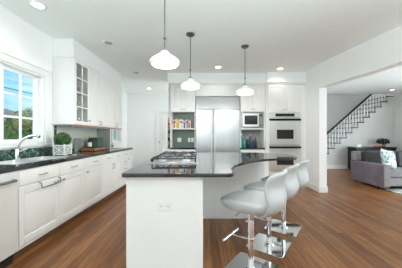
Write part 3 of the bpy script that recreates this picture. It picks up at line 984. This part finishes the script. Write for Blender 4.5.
MB().box(mw - 0.118, mw - 0.042, -0.0192, -0.018, 1.69, 1.725).build('display', BGLASS, p, smooth=0)
for r_ in range(4):
    for q in range(3):
        MB().box(mw - 0.117 + q * 0.027, mw - 0.096 + q * 0.027, -0.0195, -0.018, 1.48 + r_ * 0.045, 1.51 + r_ * 0.045).build('button', NICKEL, p, smooth=0)


def bottle(label, x, y, col, h, r, capcol, group, rough=0.15):
    t = thing('bottle', label, 'bottle', (x, y, 0.9145), 0, group)
    MB().lathe([(r * .9, 0), (r, 0.006), (r, h * .6), (r * .8, h * .7), (r * .38, h * .82), (r * .36, h * .9)], n=18).build('bottle', mat('bottle_%s' % label[:10], col, rough), t)
    MB().lathe([(r * .42, h * .9), (r * .45, h * .905), (r * .45, h), (r * .4, h * 1.005)], n=14).build('cap', capcol, t)


g = 'bottles in the niche below the microwave'
WC = WHITEP
bottle('teal soap bottle at the left of the niche below the microwave', 0.965, YC + .12, (0.02, 0.33, 0.36), 0.34, 0.032, WC, g)
bottle('bright green bottle beside the teal one below the microwave', 1.035, YC + .10, (0.03, 0.33, 0.12), 0.21, 0.036, mat('green_cap', (0.02, 0.2, 0.08), .4), g)
bottle('navy bottle with silver cap below the microwave', 1.11, YC + .11, (0.02, 0.03, 0.09), 0.26, 0.034, STEEL, g)
bottle('tall smoke-grey bottle at the middle of the niche below the microwave', 1.18, YC + .15, (0.08, 0.09, 0.11), 0.33, 0.032, STEEL, g)
bottle('short dark blue bottle right of the middle below the microwave', 1.25, YC + .10, (0.03, 0.06, 0.14), 0.19, 0.034, BLACK, g)
bottle('slim brown bottle below the microwave', 1.315, YC + .13, (0.05, 0.04, 0.035), 0.25, 0.026, BLACK, g)
t = thing('gooseneck_tap', 'small chrome gooseneck tap at the right of the niche below the microwave', 'tap', (1.41, YC + 0.2, 0.9145))
MB().lathe([(0.02, 0), (0.02, 0.02), (0.01, 0.03)]).build('base', CHROME, t)
MB().tube([(0, 0, 0.03), (0, 0, 0.18)] + [(-0.045 + 0.045 * cos(radians(a)), 0, 0.18 + 0.045 * sin(radians(a))) for a in range(20, 181, 20)] + [(-0.09, 0, 0.15)], 0.007, 8).build('spout', CHROME, t)

# oven tower
YO = 5.04
x0 = 1.555
w = 0.80
t = thing('oven_cabinet', 'tall white cabinet housing the double wall oven', 'cabinet', (x0, YO, 0), 0, BG)
c = MB()
c.box(0, 0.03, 0, 0.70, 0, 2.44); c.box(w - 0.03, w, 0, 0.70, 0, 2.44)
c.box(0.03, w - 0.03, 0, 0.70, 1.76, 2.44); c.box(0.03, w - 0.03, 0, 0.70, 0.1, 0.36); c.box(0.03, w - 0.03, 0.05, 0.65, 0, 0.1)
c.build('body', CAB, t, smooth=0)
fronts(t, [('door', 0, w / 2, 1.775, 2.43, ('knob', w / 2 - .03, 1.83)), ('door', w / 2, w, 1.775, 2.43, ('knob', w / 2 + .03, 1.83)), ('drawer', 0, w, 0.12, 0.35, ('pull', w / 2, 0.24, 0.12))])
t = thing('double_oven', 'stainless double wall oven right of the microwave', 'oven', (x0 + 0.032, YO, 0))
ow = w - 0.064
MB().box(0.002, ow - 0.002, 0.002, 0.6, 0.365, 1.755).build('body', GREYPANEL, t, smooth=0)
p = MB().box(-0.012, ow + 0.012, -0.03, -0.001, 1.645, 1.75).build('control_panel', STEEL, t, bevel=0.003)
MB().box(0.14, ow - 0.14, -0.0315, -0.03, 1.665, 1.735).build('display', BGLASS, p, smooth=0)
for k in (0, 1):
    z0, z1 = ((0.99, 1.635), (0.37, 0.975))[k]
    d = MB().box(-0.012, ow + 0.012, -0.045, -0.001, z0, z1).build('oven_door', STEEL, t, bevel=0.004)
    MB().box(0.17, ow - 0.17, -0.0465, -0.045, z0 + 0.14, z0 + 0.36).build('window', BGLASS, d, smooth=0)
    zh = z1 - 0.045
    MB().tube([(0.03, -0.045, zh), (0.03, -0.09, zh), (ow - 0.03, -0.09, zh), (ow - 0.03, -0.045, zh)], 0.02, 10).build('handle', MBLACK, d)
    MB().box(-0.010, ow + 0.010, -0.047, -0.045, zh - 0.024, zh + 0.024).build('dark_band', MBLACK, d, smooth=0)
struct('trim_4', MB().box(1.512, 1.553, YO + 0.02, YB - 0.001, 0, 2.44), CAB, 'white filler panel left of the oven cabinet', 'panel')
struct('trim_5', MB().box(2.357, XR - 0.001, YO + 0.03, YB - 0.001, 0, 2.44), WALL, 'white filler wall right of the oven cabinet', 'panel')
# crown and soffits
c = MB()
c.box(-0.86, 1.53, YC + 0.0, YB - 0.001, 2.485, H - 0.001); c.box(1.53, XR - 0.001, YO, YB - 0.001, 2.485, H - 0.001)
struct('trim_6', c, WALL, 'white soffit above the cabinets on the back wall', 'soffit')


def crown(x0_, x1_, yf, ret):
    prof = [(0, 2.443), (-0.02, 2.443), (-0.026, 2.453), (-0.03, 2.468), (-0.042, 2.478), (-0.046, 2.484), (0, 2.484)]
    c = MB()
    n = len(prof)
    vs = [(x0_ + (dy if ret else 0), yf + dy, z) for dy, z in prof] + [(x1_, yf + dy, z) for dy, z in prof]
    c.add(vs, [tuple(range(n))[::-1], tuple(range(n, 2 * n))] + [(i, (i + 1) % n, n + (i + 1) % n, n + i) for i in range(n)])
    c.box(x0_, x1_, yf, yf + 0.5, 2.443, 2.484)
    return c


c = crown(-0.80, 1.53, YC, True); c2 = crown(1.532, 2.45, YO, True); c.add(c2.v, c2.f)
struct('trim_7', c, CAB, 'white crown moulding above the cabinets on the back wall', 'moulding', smooth=0)

# ------------------------------------------------------------------ island
t = thing('kitchen_island', 'white kitchen island base with plain end panel and rounded seating end', 'island', (0, 0, 0))
MB().prism([(-0.60, 1.64), (0.0, 1.64), (0.0, 3.05), (-0.64, 3.05)], 0.0, 0.883).build('end_panel', CAB, t, smooth=0)
MB().prism([(-0.64, 3.052), (0.55, 3.052), (0.75, 3.075), (0.90, 3.13), (1.0, 3.22), (1.05, 3.35), (1.02, 3.48), (0.95, 3.56), (0.85, 3.6), (-0.67, 3.6)], 0.0, 0.883).build('curved_base', CAB, t)
dd = bpy.data.objects
for k in range(3):
    c = door_mb(0, 0.44, 0.12, 0.86)
    o = c.build('door', CAB, t, bevel=0.0015, seg=1)
    o.location = (-0.604 - 0.013 * (k + 1) + 0.000, 2.16 + k * 0.46, 0); o.rotation_euler = (0, 0, -pi / 2 - 0.0284 + 0.0568)
    h = pull_mb(0.22, 0.80, 0.1).build('handle', NICKEL, o)
poly = [(-0.610, 1.600), (0.165, 1.600)] + arc(0.182, 1.66, 0.06, -pi / 2 + .2, -0.05, 5) + [(0.244, 1.75), (0.255, 1.85), (0.285, 1.97), (0.335, 2.10), (0.415, 2.245), (0.53, 2.40), (0.68, 2.55), (0.84, 2.645), (0.98, 2.685), (1.10, 2.70), (1.20, 2.75), (1.275, 2.85), (1.315, 2.98), (1.32, 3.12), (1.285, 3.30), (1.20, 3.47), (1.07, 3.59), (0.92, 3.65), (0.78, 3.66), (-0.70, 3.66), (-0.628, 1.63), (-0.622, 1.606)]


def smooth_poly(p, idx0, idx1, n=3):
    out = []
    for i, q in enumerate(p):
        out.append(q)
        if idx0 <= i < idx1:
            a, b_, c_, d_ = [Vector(p[(i + k) % len(p)]) for k in (-1, 0, 1, 2)]
            for s in range(1, n):
                u = s / n
                r = 0.5 * ((2 * b_) + (c_ - a) * u + (2 * a - 5 * b_ + 4 * c_ - d_) * u * u + (3 * b_ - a - 3 * c_ + d_) * u ** 3)
                out.append((r.x, r.y))
    return out


poly = smooth_poly(poly, 2, len(poly) - 6)
tag(MB().prism(poly, 0.884, 0.914).build('countertop', GRANITE, bevel=0.006, seg=3), 'black granite island countertop sweeping out to a rounded seating end', 'countertop')
outlet('white horizontal outlet plate on the island end panel', -0.297, 0.655, 1.6395, None, horiz=True)

# cooktop
t = thing('cooktop', 'stainless gas cooktop with black grates set in the island', 'cooktop', (-0.325, 2.62, 0.9145), radians(1.5))
hw, hl = 0.265, 0.45
c = MB().box(-hw, hw, -hl, hl, 0, 0.0085)
c.box(-hw + 0.01, hw - 0.01, -hl + 0.01, hl - 0.01, 0.0085, 0.0122)
c.build('tray', mat('cooktop_steel', (0.60, 0.60, 0.59), 0.3, 0.9), t, bevel=0.003)
burn = [(-0.13, -0.30), (0.12, -0.30), (0.0, 0.0), (-0.13, 0.30), (0.12, 0.30)]
for bx, by in burn:
    b = MB().lathe([(0.052, 0), (0.052, 0.008), (0.04, 0.012), (0.04, 0.02)], (bx, by, 0.0125)).build('burner', STEEL, t)
    MB().lathe([(0.036, 0), (0.036, 0.006), (0.02, 0.009), (0.003, 0.0095)], (bx, by, 0.0328)).build('burner_cap', IRON, b)
for (gy0, gy1, bs) in ((-0.435, -0.152, [burn[0], burn[1]]), (-0.143, 0.143, [burn[2]]), (0.152, 0.435, [burn[3], burn[4]])):
    c = MB()
    zt = 0.062
    x0_, x1_ = -0.215, 0.235
    r = 0.0075
    c.tube([(x0_, gy0, zt - .012), (x1_, gy0, zt - .012), (x1_, gy1, zt - .012), (x0_, gy1, zt - .012)], r, 8, closed=True)
    for gx in (x0_, x1_):
        for gy in (gy0, gy1):
            c.tube([(gx, gy, 0.0125), (gx, gy, zt - .01)], [0.009, 0.007], 8)
    gm = (gy0 + gy1) / 2
    c.tube([(x0_, gm, zt - .012), (x0_ + .03, gm, zt), (x1_ - .03, gm, zt), (x1_, gm, zt - .012)], r, 8)
    for bx, by in bs:
        c.tube([(bx, gy0, zt - .012), (bx, gy0 + .03, zt), (bx, by - .025, zt)], r, 8)
        c.tube([(bx, gy1, zt - .012), (bx, gy1 - .03, zt), (bx, by + .025, zt)], r, 8)
        for sx in (-1, 1):
            c.tube([(bx + sx * .085, gy0, zt - .012), (bx + sx * .075, gy0 + .04, zt), (bx + sx * .03, by - .03, zt)], r * .9, 8)
            c.tube([(bx + sx * .085, gy1, zt - .012), (bx + sx * .075, gy1 - .04, zt), (bx + sx * .03, by + .03, zt)], r * .9, 8)
    c.build('grate', IRON, t)
for k in range(5):
    MB().lathe([(0.019, 0), (0.018, 0.018), (0.014, 0.022), (0.003, 0.0225)], (-0.243, -0.30 + k * 0.15, 0.0125), 16).build('knob', BLACK, t)

# ------------------------------------------------------------------ stools
def seat_mb():
    c = MB()
    n = 36
    rings = []
    # superellipse outline, narrower to the front tip
    def outline(s, z, off=0):
        ring = []
        for k in range(n):
            a = 2 * pi * k / n
            ca, sa = cos(a), sin(a)
            ex = 2 / 2.7
            x = 0.232 * s * math.copysign(abs(ca) ** ex, ca)
            y = 0.265 * s * math.copysign(abs(sa) ** ex, sa)
            if y < 0: x *= 1 - 0.16 * (y / 0.265) ** 2
            zz = z + (0.018 * (x / 0.232) ** 2 if off else 0) - (0.02 * max(0, -y / 0.265) ** 2 if off else 0)
            ring.append((x, y - 0.01, zz))
        return ring
    specs = [(0.05, 0.0, 1), (0.5, 0.003, 1), (0.85, 0.008, 1), (0.97, 0.0, 1), (1.0, -0.018, 1), (0.98, -0.042, 0), (0.88, -0.07, 0), (0.66, -0.092, 0), (0.3, -0.098, 0), (0.05, -0.10, 0)]
    vs = []
    for s, z, o in specs: vs += outline(s, z, o)
    fs = []
    for i in range(len(specs) - 1):
        for k in range(n):
            l = (k + 1) % n
            fs.append((i * n + k, (i + 1) * n + k, (i + 1) * n + l, i * n + l))
    fs.append(tuple(range(n))); fs.append(tuple((len(specs) - 1) * n + k for k in range(n))[::-1])
    return c.add(vs, fs)


def back_mb():
    prof = [(0.12, -0.115, 0.08), (0.20, -0.095, 0.15), (0.262, -0.05, 0.20), (0.285, 0.0, 0.222), (0.282, 0.05, 0.228), (0.265, 0.10, 0.225), (0.258, 0.15, 0.222), (0.266, 0.20, 0.22), (0.285, 0.245, 0.215), (0.30, 0.268, 0.195)]
    c = MB()
    nu = 12
    vs = []; fs = []
    for (y, z, hw) in prof:
        for i in range(nu + 1):
            u = -1 + 2 * i / nu
            vs.append((hw * u, y - 0.055 * abs(u) ** 2.2, z - (0.012 * u ** 4 if z > .2 else 0)))
    for j in range(len(prof) - 1):
        for i in range(nu):
            a = j * (nu + 1) + i
            fs.append((a, a + 1, a + nu + 2, a + nu + 1))
    return c.add(vs, fs)


def make_stool():
    t = thing('bar_stool', '', 'bar stool', (0, 0, 0), 0, 'grey bar stools at the island')
    c = MB()
    h = 0.195
    pl = arc(h - .03, h - .03, .03, 0, pi / 2, 4) + arc(-h + .03, h - .03, .03, pi / 2, pi, 4) + arc(-h + .03, -h + .03, .03, pi, 1.5 * pi, 4) + arc(h - .03, -h + .03, .03, 1.5 * pi, 2 * pi, 4)
    c.prism(pl, 0, 0.012)
    c.lathe([(0.055, 0.012), (0.05, 0.02), (0.035, 0.026), (0.034, 0.03)], n=20)
    c.build('base_plate', CHROME, t, bevel=0.003)
    MB().lathe([(0.026, 0.03), (0.026, 0.44), (0.0255, 0.442)], n=20).build('column', CHROME, t)
    MB().lathe([(0.023, 0.442), (0.023, 0.535)], n=16).build('lift_piston', CHROME, t)
    c = MB()
    c.lathe([(0.027, 0.25), (0.0285, 0.252), (0.0285, 0.284), (0.027, 0.286)], n=20)
    c.tube([(0, -0.03, 0.268), (0, -0.12, 0.262), (0, -0.20, 0.262)], 0.009, 10)
    c.tube([(-0.145, -0.20, 0.262), (0.145, -0.20, 0.262)], 0.0115, 12)
    c.build('footrest', CHROME, t)
    c = MB().box(-0.09, 0.09, -0.09, 0.09, 0.535, 0.547)
    c.build('swivel_plate', DNICKEL, t, bevel=0.003)
    seat_mb().xf(Matrix.Translation((0, 0, 0.642))).build('seat', UPH, t, smooth=60)
    b = back_mb().xf(Matrix.Translation((0, 0.0, 0.642))).build('backrest', UPH, t, smooth=60, solid=0.03, subsurf=1)
    MB().tube([(0.08, -0.03, 0.543), (0.17, -0.05, 0.538), (0.215, -0.05, 0.53)], [0.005, 0.005, 0.008], 8).build('lift_lever', CHROME, t)
    return t


st = make_stool()
for i, (x, y, lab) in enumerate(((0.43, 1.89, 'grey upholstered bar stool nearest the viewer, chrome square base'), (0.725, 2.31, 'grey upholstered bar stool in the middle of the three at the island'), (1.05, 2.745, 'grey upholstered bar stool farthest from the viewer, nearest the ovens'))):
    o = st if i == 0 else copy_tree(st)
    o.location = (x, y, 0.0005); o.rotation_euler = (0, 0, radians(-126)); o['label'] = lab


# ------------------------------------------------------------------ pendants and can lights
def make_pendant():
    t = thing('pendant_lamp', '', 'pendant lamp', (0, 0, 0), 0, 'white glass pendants over the island')
    MB().lathe([(0.066, H - 0.0005), (0.066, H - 0.012), (0.05, H - 0.028), (0.012, H - 0.034)][::-1], n=24).build('canopy', DNICKEL, t)
    MB().lathe([(0.006, 2.10), (0.006, 2.17), (0.006, H - 0.034)], n=10).build('rod', DNICKEL, t)
    MB().lathe([(0.004, 2.18), (0.013, 2.186), (0.015, 2.195), (0.013, 2.204), (0.004, 2.21)], n=14).build('swivel_joint', DNICKEL, t)
    MB().lathe([(0.034, 2.062), (0.03, 2.078), (0.014, 2.088), (0.011, 2.104), (0.006, 2.108)], n=20).build('socket_cap', NICKEL, t)
    pr = [(0.034, 2.064), (0.046, 2.05), (0.066, 2.030), (0.094, 2.010), (0.124, 1.990), (0.145, 1.970), (0.153, 1.953), (0.150, 1.938), (0.138, 1.926), (0.132, 1.924)]
    inner = [(r - 0.004, z - 0.004 if i < 6 else z) for i, (r, z) in enumerate(pr)][::-1]
    MB().lathe(pr + inner, n=40, caps=False).build('shade', SHADE, t, smooth=60)
    MB().lathe([(0.004, 1.945), (0.024, 1.955), (0.032, 1.98), (0.026, 2.005), (0.014, 2.03), (0.013, 2.06)], n=20).build('bulb', BULB, t)
    return t


pn = make_pendant()
for i, (x, y, lab) in enumerate(((-0.39, 2.14, 'white glass pendant lamp nearest the viewer, over the cooktop'), (-0.19, 3.17, 'middle white glass pendant lamp, in front of the bookshelf cabinet'), (0.72, 3.6, 'white glass pendant lamp farthest right, in front of the microwave cabinet'))):
    o = pn if i == 0 else copy_tree(pn)
    o.location = (x, y, 0); o['label'] = lab
    l = bpy.data.lights.new('pendant_glow', 'POINT'); l.energy = 22; l.color = (1, 0.97, 0.92); l.shadow_soft_size = 0.03
    lo = bpy.data.objects.new('pendant_glow', l); lo.location = (x, y, 1.92); COL.objects.link(lo)


def can(x, y, label, lit=True, power=9, z=H):
    t = thing('recessed_light', label, 'ceiling light', (x, y, z), 0, 'recessed ceiling lights')
    MB().lathe([(0.062, -0.002), (0.066, -0.008), (0.088, -0.006), (0.092, -0.0005)], n=28, caps=False).build('trim_ring', TRIM, t, smooth=60)
    MB().lathe([(0.002, -0.0035), (0.062, -0.0030)], n=24, caps=False).build('lens', CANLENS if lit else CANOFF, t)
    if lit:
        d = bpy.data.lights.new('recessed_glow', 'SPOT'); d.energy = power * 0.85; d.spot_size = radians(150); d.spot_blend = 0.8; d.color = (1, 0.96, 0.9); d.shadow_soft_size = 0.06
        o = bpy.data.objects.new('recessed_glow', d); o.location = (x, y, z - 0.02); COL.objects.link(o)


can(-1.94, 2.47, 'lit recessed ceiling light over the sink, nearest the left corner')
can(0.34, 4.69, 'lit recessed ceiling light in front of the refrigerator')
can(1.76, 4.80, 'lit recessed ceiling light in front of the ovens')
can(-1.62, 5.1, 'dark recessed ceiling light at the far end of the sink counter', False)
can(-1.56, 3.47, 'dark recessed ceiling fixture in front of the glazed cabinet', False)
can(-1.75, 6.8, 'lit recessed ceiling light in the hall at the back')
can(6.3, 7.0, 'lit recessed ceiling light in the living room by the staircase')
can(5.0, 4.0, 'lit recessed ceiling light over the sofa')
can(6.2, 8.17, 'lit ceiling light at the top of the stairwell', z=5.2)

# ------------------------------------------------------------------ living room: staircase
sl = 0.89
run, rise = 0.2135, 0.19
xs = 3.98


def nose(x): return (x - 3.98) * sl


YS = 7.7
pts = [(xs, 0.0), (7.06, 0.0), (7.06, H), ]
c = MB()
stp = []
x = xs; z = 0
n_st = 14
for k in range(n_st):
    z0 = (k + 1) * rise
    c.box(xs + k * run, min(xs + (k + 1) * run, 6.99), YS + 0.1, 8.62, 0, min(z0, 5) - 0.03)
t = thing('staircase', 'white staircase with dark handrail climbing along the far living room wall', 'staircase', (0, 0, 0))
c.build('steps', TRIM, t, smooth=0)
poly = [(xs, 0.0), (6.99, 0.0)]
for k in range(n_st - 1, -1, -1):
    x1 = min(xs + (k + 1) * run, 6.99)
    x0_ = xs + k * run
    if x0_ > 6.99: continue
    zt = min((k + 1) * rise - 0.03, H - 0.01)
    poly += [(x1, zt), (x0_, zt)]
c = MB().prism_y(poly, YS, YS + 0.098)
c.build('side_wall', LWALL, t, smooth=0)
c = MB()
for k in range(n_st):
    x0_ = xs + k * run
    x1 = min(x0_ + run + 0.0, 6.985)
    if x1 - x0_ < .05: continue
    MB().box(x0_ - 0.025, x1 - 0.0005, YS - 0.03, 8.6, (k + 1) * rise - 0.029, (k + 1) * rise).build('tread', DWOOD, t, bevel=0.004)
k = 0
xb = xs + 0.04
bal = None
while xb < 6.95:
    zt = (int((xb - xs) / run) + 1) * rise
    zr = min(nose(xb) + 0.74, 3.4)
    hgt = zr - zt
    m = MB().lathe([(0.025, 0), (0.025, hgt * .16), (0.016, hgt * .19), (0.025, hgt * .30), (0.028, hgt * .38), (0.018, hgt * .47), (0.016, hgt * .5), (0.025, hgt * .56), (0.018, hgt * .62), (0.016, hgt * .80), (0.024, hgt * .83), (0.024, hgt)], n=8)
    o = m.build('baluster', TRIM, t, loc=(xb, YS + 0.03, zt))
    xb += run / 2
r0, r1 = 3.98, 7.0
c = MB()
c.tube([(r0, YS + 0.03, nose(r0) + 0.77), (6.975, YS + 0.03, nose(6.975) + 0.77)], 0.034, 10)
c.build('handrail', DWOOD, t)

# console and things on it
CX0, CX1, CY0, CY1 = 5.19, 6.62, 7.16, 7.56
t = thing('console_cabinet', 'dark green black sideboard below the staircase', 'sideboard', (0, 0, 0))
MB().box(CX0 + .02, CX1 - .02, CY0 + 0.01, CY1, 0.06, 0.785).build('body', CONSOLE, t, bevel=0.003)
MB().box(CX0, CX1, CY0 - 0.01, CY1 + 0.005, 0.786, 0.82).build('top', mat('black_lacquer', (0.008, 0.008, 0.009), 0.2), t, bevel=0.004)
MB().box(CX0 + 0.05, CX1 - .05, CY0 + .03, CY1 - .02, 0, 0.06).build('plinth', BLACK, t, smooth=0)
for k in range(4):
    x0_ = CX0 + 0.03 + k * (CX1 - CX0 - 0.06) / 4
    x1 = x0_ + (CX1 - CX0 - 0.06) / 4
    d = MB().box(x0_ + 0.004, x1 - 0.004, CY0 - 0.008, CY0 + 0.009, 0.08, 0.77).build('door', CONSOLE, t, bevel=0.003)
    MB().lathe([(0.005, 0), (0.012, 0.0135), (0.004, 0.026)], n=12).xf(Matrix.Translation((x1 - 0.03 if k % 2 == 0 else x0_ + 0.03, CY0 - 0.008, 0.5)) @ Matrix.Rotation(pi / 2, 4, 'X')).build('knob', NICKEL, d)
tag(MB().box(-0.075, 0.075, -0.06, 0.06, 0, 0.09).build('keepsake_box', WHITEP, bevel=0.01, loc=(5.42, 7.34, 0.8205)), 'small white box at the left end of the dark sideboard', 'box')
for k, (lab, cc, hh, dx) in enumerate((('red book at the bottom of the pile on the dark sideboard', (0.36, 0.05, 0.03), 0.035, 0), ('orange book on top of the pile on the dark sideboard', (0.55, 0.20, 0.10), 0.03, 0.02))):
    b = thing('book', lab, 'book', (6.02 + dx, 7.34, 0.8205 + k * 0.036), 0, 'books piled on the sideboard')
    c = MB().box(-0.15, 0.15, -0.1, 0.1, 0, 0.004); c.box(-0.15, 0.15, -0.1, 0.1, hh - 0.004, hh); c.box(-0.15, 0.15, -0.1, -0.096, 0.004, hh - 0.004)
    c.build('cover', mat('pile_cover_%d' % k, cc, 0.5), b, smooth=0)
    MB().box(-0.147, 0.147, -0.0958, 0.097, 0.0042, hh - 0.0042).build('pages', MATS['paper'], b, smooth=0)
t = thing('dark_bouquet', 'bouquet of dark leaves in a small vase on the dark sideboard', 'plant', (6.33, 7.36, 0.8205))
MB().lathe([(0.04, 0), (0.055, 0.03), (0.05, 0.09), (0.035, 0.12), (0.04, 0.13)]).build('vase', mat('olive_vase', (0.18, 0.19, 0.12), 0.3), t)
leaf_ball(0.19, 0.09, 220, 0.045, 11).xf(Matrix.Translation((-0.02, 0, 0.19))).build('leaves', mat('dark_leaf', (0.03, 0.026, 0.028), 0.6, vary=0.5), t, smooth=0)
c = MB()
for k in range(9):
    a = k * 0.7
    c.tube([(0, 0, 0.12), (0.12 * cos(a), 0.12 * sin(a), 0.22)], 0.004, 5)
c.build('stems', BARK, t)

# sofa, facing the viewer
rug = MB()
rug.prism([(4.06, 4.74), (4.06, 2.6), (6.8, 2.6), (6.8, 4.74)], 0.0005, 0.012)
tag(rug.build('area_rug', RUG, bevel=0.003), 'mottled grey and cream rug in front of the sofa', 'rug')
t = thing('sofa', 'mauve grey velvet sofa in the living room with low track arms', 'sofa', (0, 0, 0))
ax0, ax1 = 3.94, 6.44
MB().box(ax0, ax0 + 0.14, 4.58, 5.62, 0.05, 0.565).build('arm', SOFA, t, bevel=0.025, seg=3)
MB().box(ax1 - 0.14, ax1, 4.58, 5.62, 0.05, 0.565).build('arm', SOFA, t, bevel=0.025, seg=3)
MB().box(ax0 + 0.002, ax0 + 0.138, 4.566, 4.581, 0.09, 0.56).build('arm_front', SOFAL, t, bevel=0.005)
MB().box(ax0 + 0.142, ax1 - 0.142, 4.64, 5.36, 0.085, 0.28).build('base', SOFAL, t, bevel=0.015)
MB().prism([(ax0 + 0.002, 5.40), (ax0 + 0.138, 5.40), (ax0 + 0.138, 5.6), (ax0 + 0.002, 5.6)], 0.566, 0.80).build('back_end', SOFAL, t, bevel=0.02)
MB().box(ax0 + 0.142, ax1 - 0.142, 5.36, 5.58, 0.085, 0.80).build('back', SOFAG, t, bevel=0.04, seg=3)
wd = (ax1 - ax0 - 0.29) / 3
for k in range(3):
    a0 = ax0 + 0.145 + k * wd
    MB().box(a0 + 0.003, a0 + wd - 0.003, 4.61, 5.34, 0.282, 0.43).build('seat_cushion', SOFAL, t, bevel=0.03, seg=3)
    c = MB().box(-wd / 2 + 0.005, wd / 2 - 0.005, -0.075, 0.075, 0, 0.40).xf(Matrix.Translation((a0 + wd / 2, 5.265, 0.432)) @ Matrix.Rotation(radians(-4), 4, 'X'))
    c.build('back_cushion', SOFAG, t, bevel=0.045, seg=3)
for (lx, ly) in ((ax0 + .07, 4.80), (ax1 - .07, 4.80), (ax0 + .07, 5.5), (ax1 - .07, 5.5)):
    MB().lathe([(0.014, 0.0005), (0.02, 0.049)], (lx, ly, 0), 10).build('leg', BLACK, t)


def pillow(label, loc, rot, w, h, material, th=0.07):
    c = MB()
    n = 14
    vs = []; fs = []
    for s in (1, -1):
        for j in range(n + 1):
            for i in range(n + 1):
                u = -1 + 2 * i / n; v = -1 + 2 * j / n
                f = max(0, (1 - u ** 4) * (1 - v ** 4)) ** 0.5
                pin = 1 - 0.07 * (1 - abs(v)) * abs(u) if True else 1
                pin2 = 1 - 0.07 * (1 - abs(u)) * abs(v)
                vs.append((u * w / 2 * pin, s * th * f, v * h / 2 * pin2))
    m = (n + 1) ** 2
    for j in range(n):
        for i in range(n):
            a = j * (n + 1) + i
            fs.append((a, a + 1, a + n + 2, a + n + 1)); fs.append((m + a, m + a + n + 1, m + a + n + 2, m + a + 1))
    o = c.add(vs, fs).build('throw_pillow', material, smooth=70, loc=loc)
    o.rotation_euler = rot
    return tag(o, label, 'pillow')


pillow('teal and white marbled throw pillow leaning on the left sofa arm', (4.37, 4.95, 0.66), (radians(-14), radians(10), radians(20)), 0.46, 0.44, PILLOW)

# ------------------------------------------------------------------ outside the window
struct('ground', MB().box(-60, -2.95, -20, 60, -0.9, -0.7), GRASS, 'green lawn outside the window', 'lawn', smooth=0)


def house(label, x, y, rz, w, d, h, rh):
    t = thing('house', label, 'house', (x, y, -0.7), rz)
    MB().box(-w / 2, w / 2, -d / 2, d / 2, 0, h).build('wall', SIDING, t, smooth=0)
    MB().prism_y([(-w / 2 - .4, h), (w / 2 + .4, h), (0, h + rh)], -d / 2 - .4, d / 2 + .4).build('roof', ROOF, t, smooth=0)
    for k in range(3):
        for s in (-1, 1):
            x_ = -w / 2 + w * (k + .5) / 3
            f = MB().box(x_ - .5, x_ + .5, s * (d / 2 + 0.03) - 0.03, s * (d / 2 + 0.03) + 0.03, 1.0, 2.2).build('window', TRIM, t, smooth=0)
            MB().box(x_ - .42, x_ + .42, s * (d / 2 + 0.06) - .01, s * (d / 2 + .06) + .01, 1.08, 2.12).build('pane', BGLASS, f, smooth=0)


house('grey roofed neighbouring house seen through the window', -26, 27, radians(48), 13, 9, 3.0, 2.0)
tr = [(-8.5, 9.2, 0.5, 2.85, 'cone', 'slim dark conifer in the left panes of the window', LEAF2), (-9.4, 11.6, 1.1, 3.5, 'ball', 'broad olive tree in the right panes of the window', LEAF3),
      (-6.9, 8.2, 0.6, 2.3, 'ball', 'bushy green shrub low in the window', LEAF2), (-13, 13.0, 1.3, 3.0, 'ball', 'round dark tree behind the conifer outside', LEAF2),
      (-6.15, 15.0, 1.5, 3.8, 'ball', 'leafy tree outside the small far window', LEAF3), (-10.8, 8.9, 0.7, 2.4, 'cone', 'short pointed conifer at the left edge of the window', LEAF2)]
for i, (x, y, r, h, shp, lab, lm) in enumerate(tr):
    t = thing('tree', lab, 'tree', (x, y, -0.7), 0, 'trees outside the window')
    MB().lathe([(0.09, 0), (0.06, h * .6), (0.02, h * .9)], n=8).build('trunk', BARK, t)
    leaf_ball(r, h * 0.45, 1700, 0.11 if shp == 'ball' else 0.09, 20 + i, shp).xf(Matrix.Translation((0, 0, h * 0.52))).build('crown', lm, t, smooth=0)
for k, z in enumerate((5.0, 5.6)):
    pts = [(-14 - k * 1.2, -6 + 3 * q, z - 0.7 + 0.012 * (q - 6) ** 2) for q in range(13)]
    tag(MB().tube(pts, 0.03, 6).build('power_line', BLACK), ['lower', 'upper'][k] + ' overhead power line crossing the sky in the window', 'cable', 'power lines outside the window')
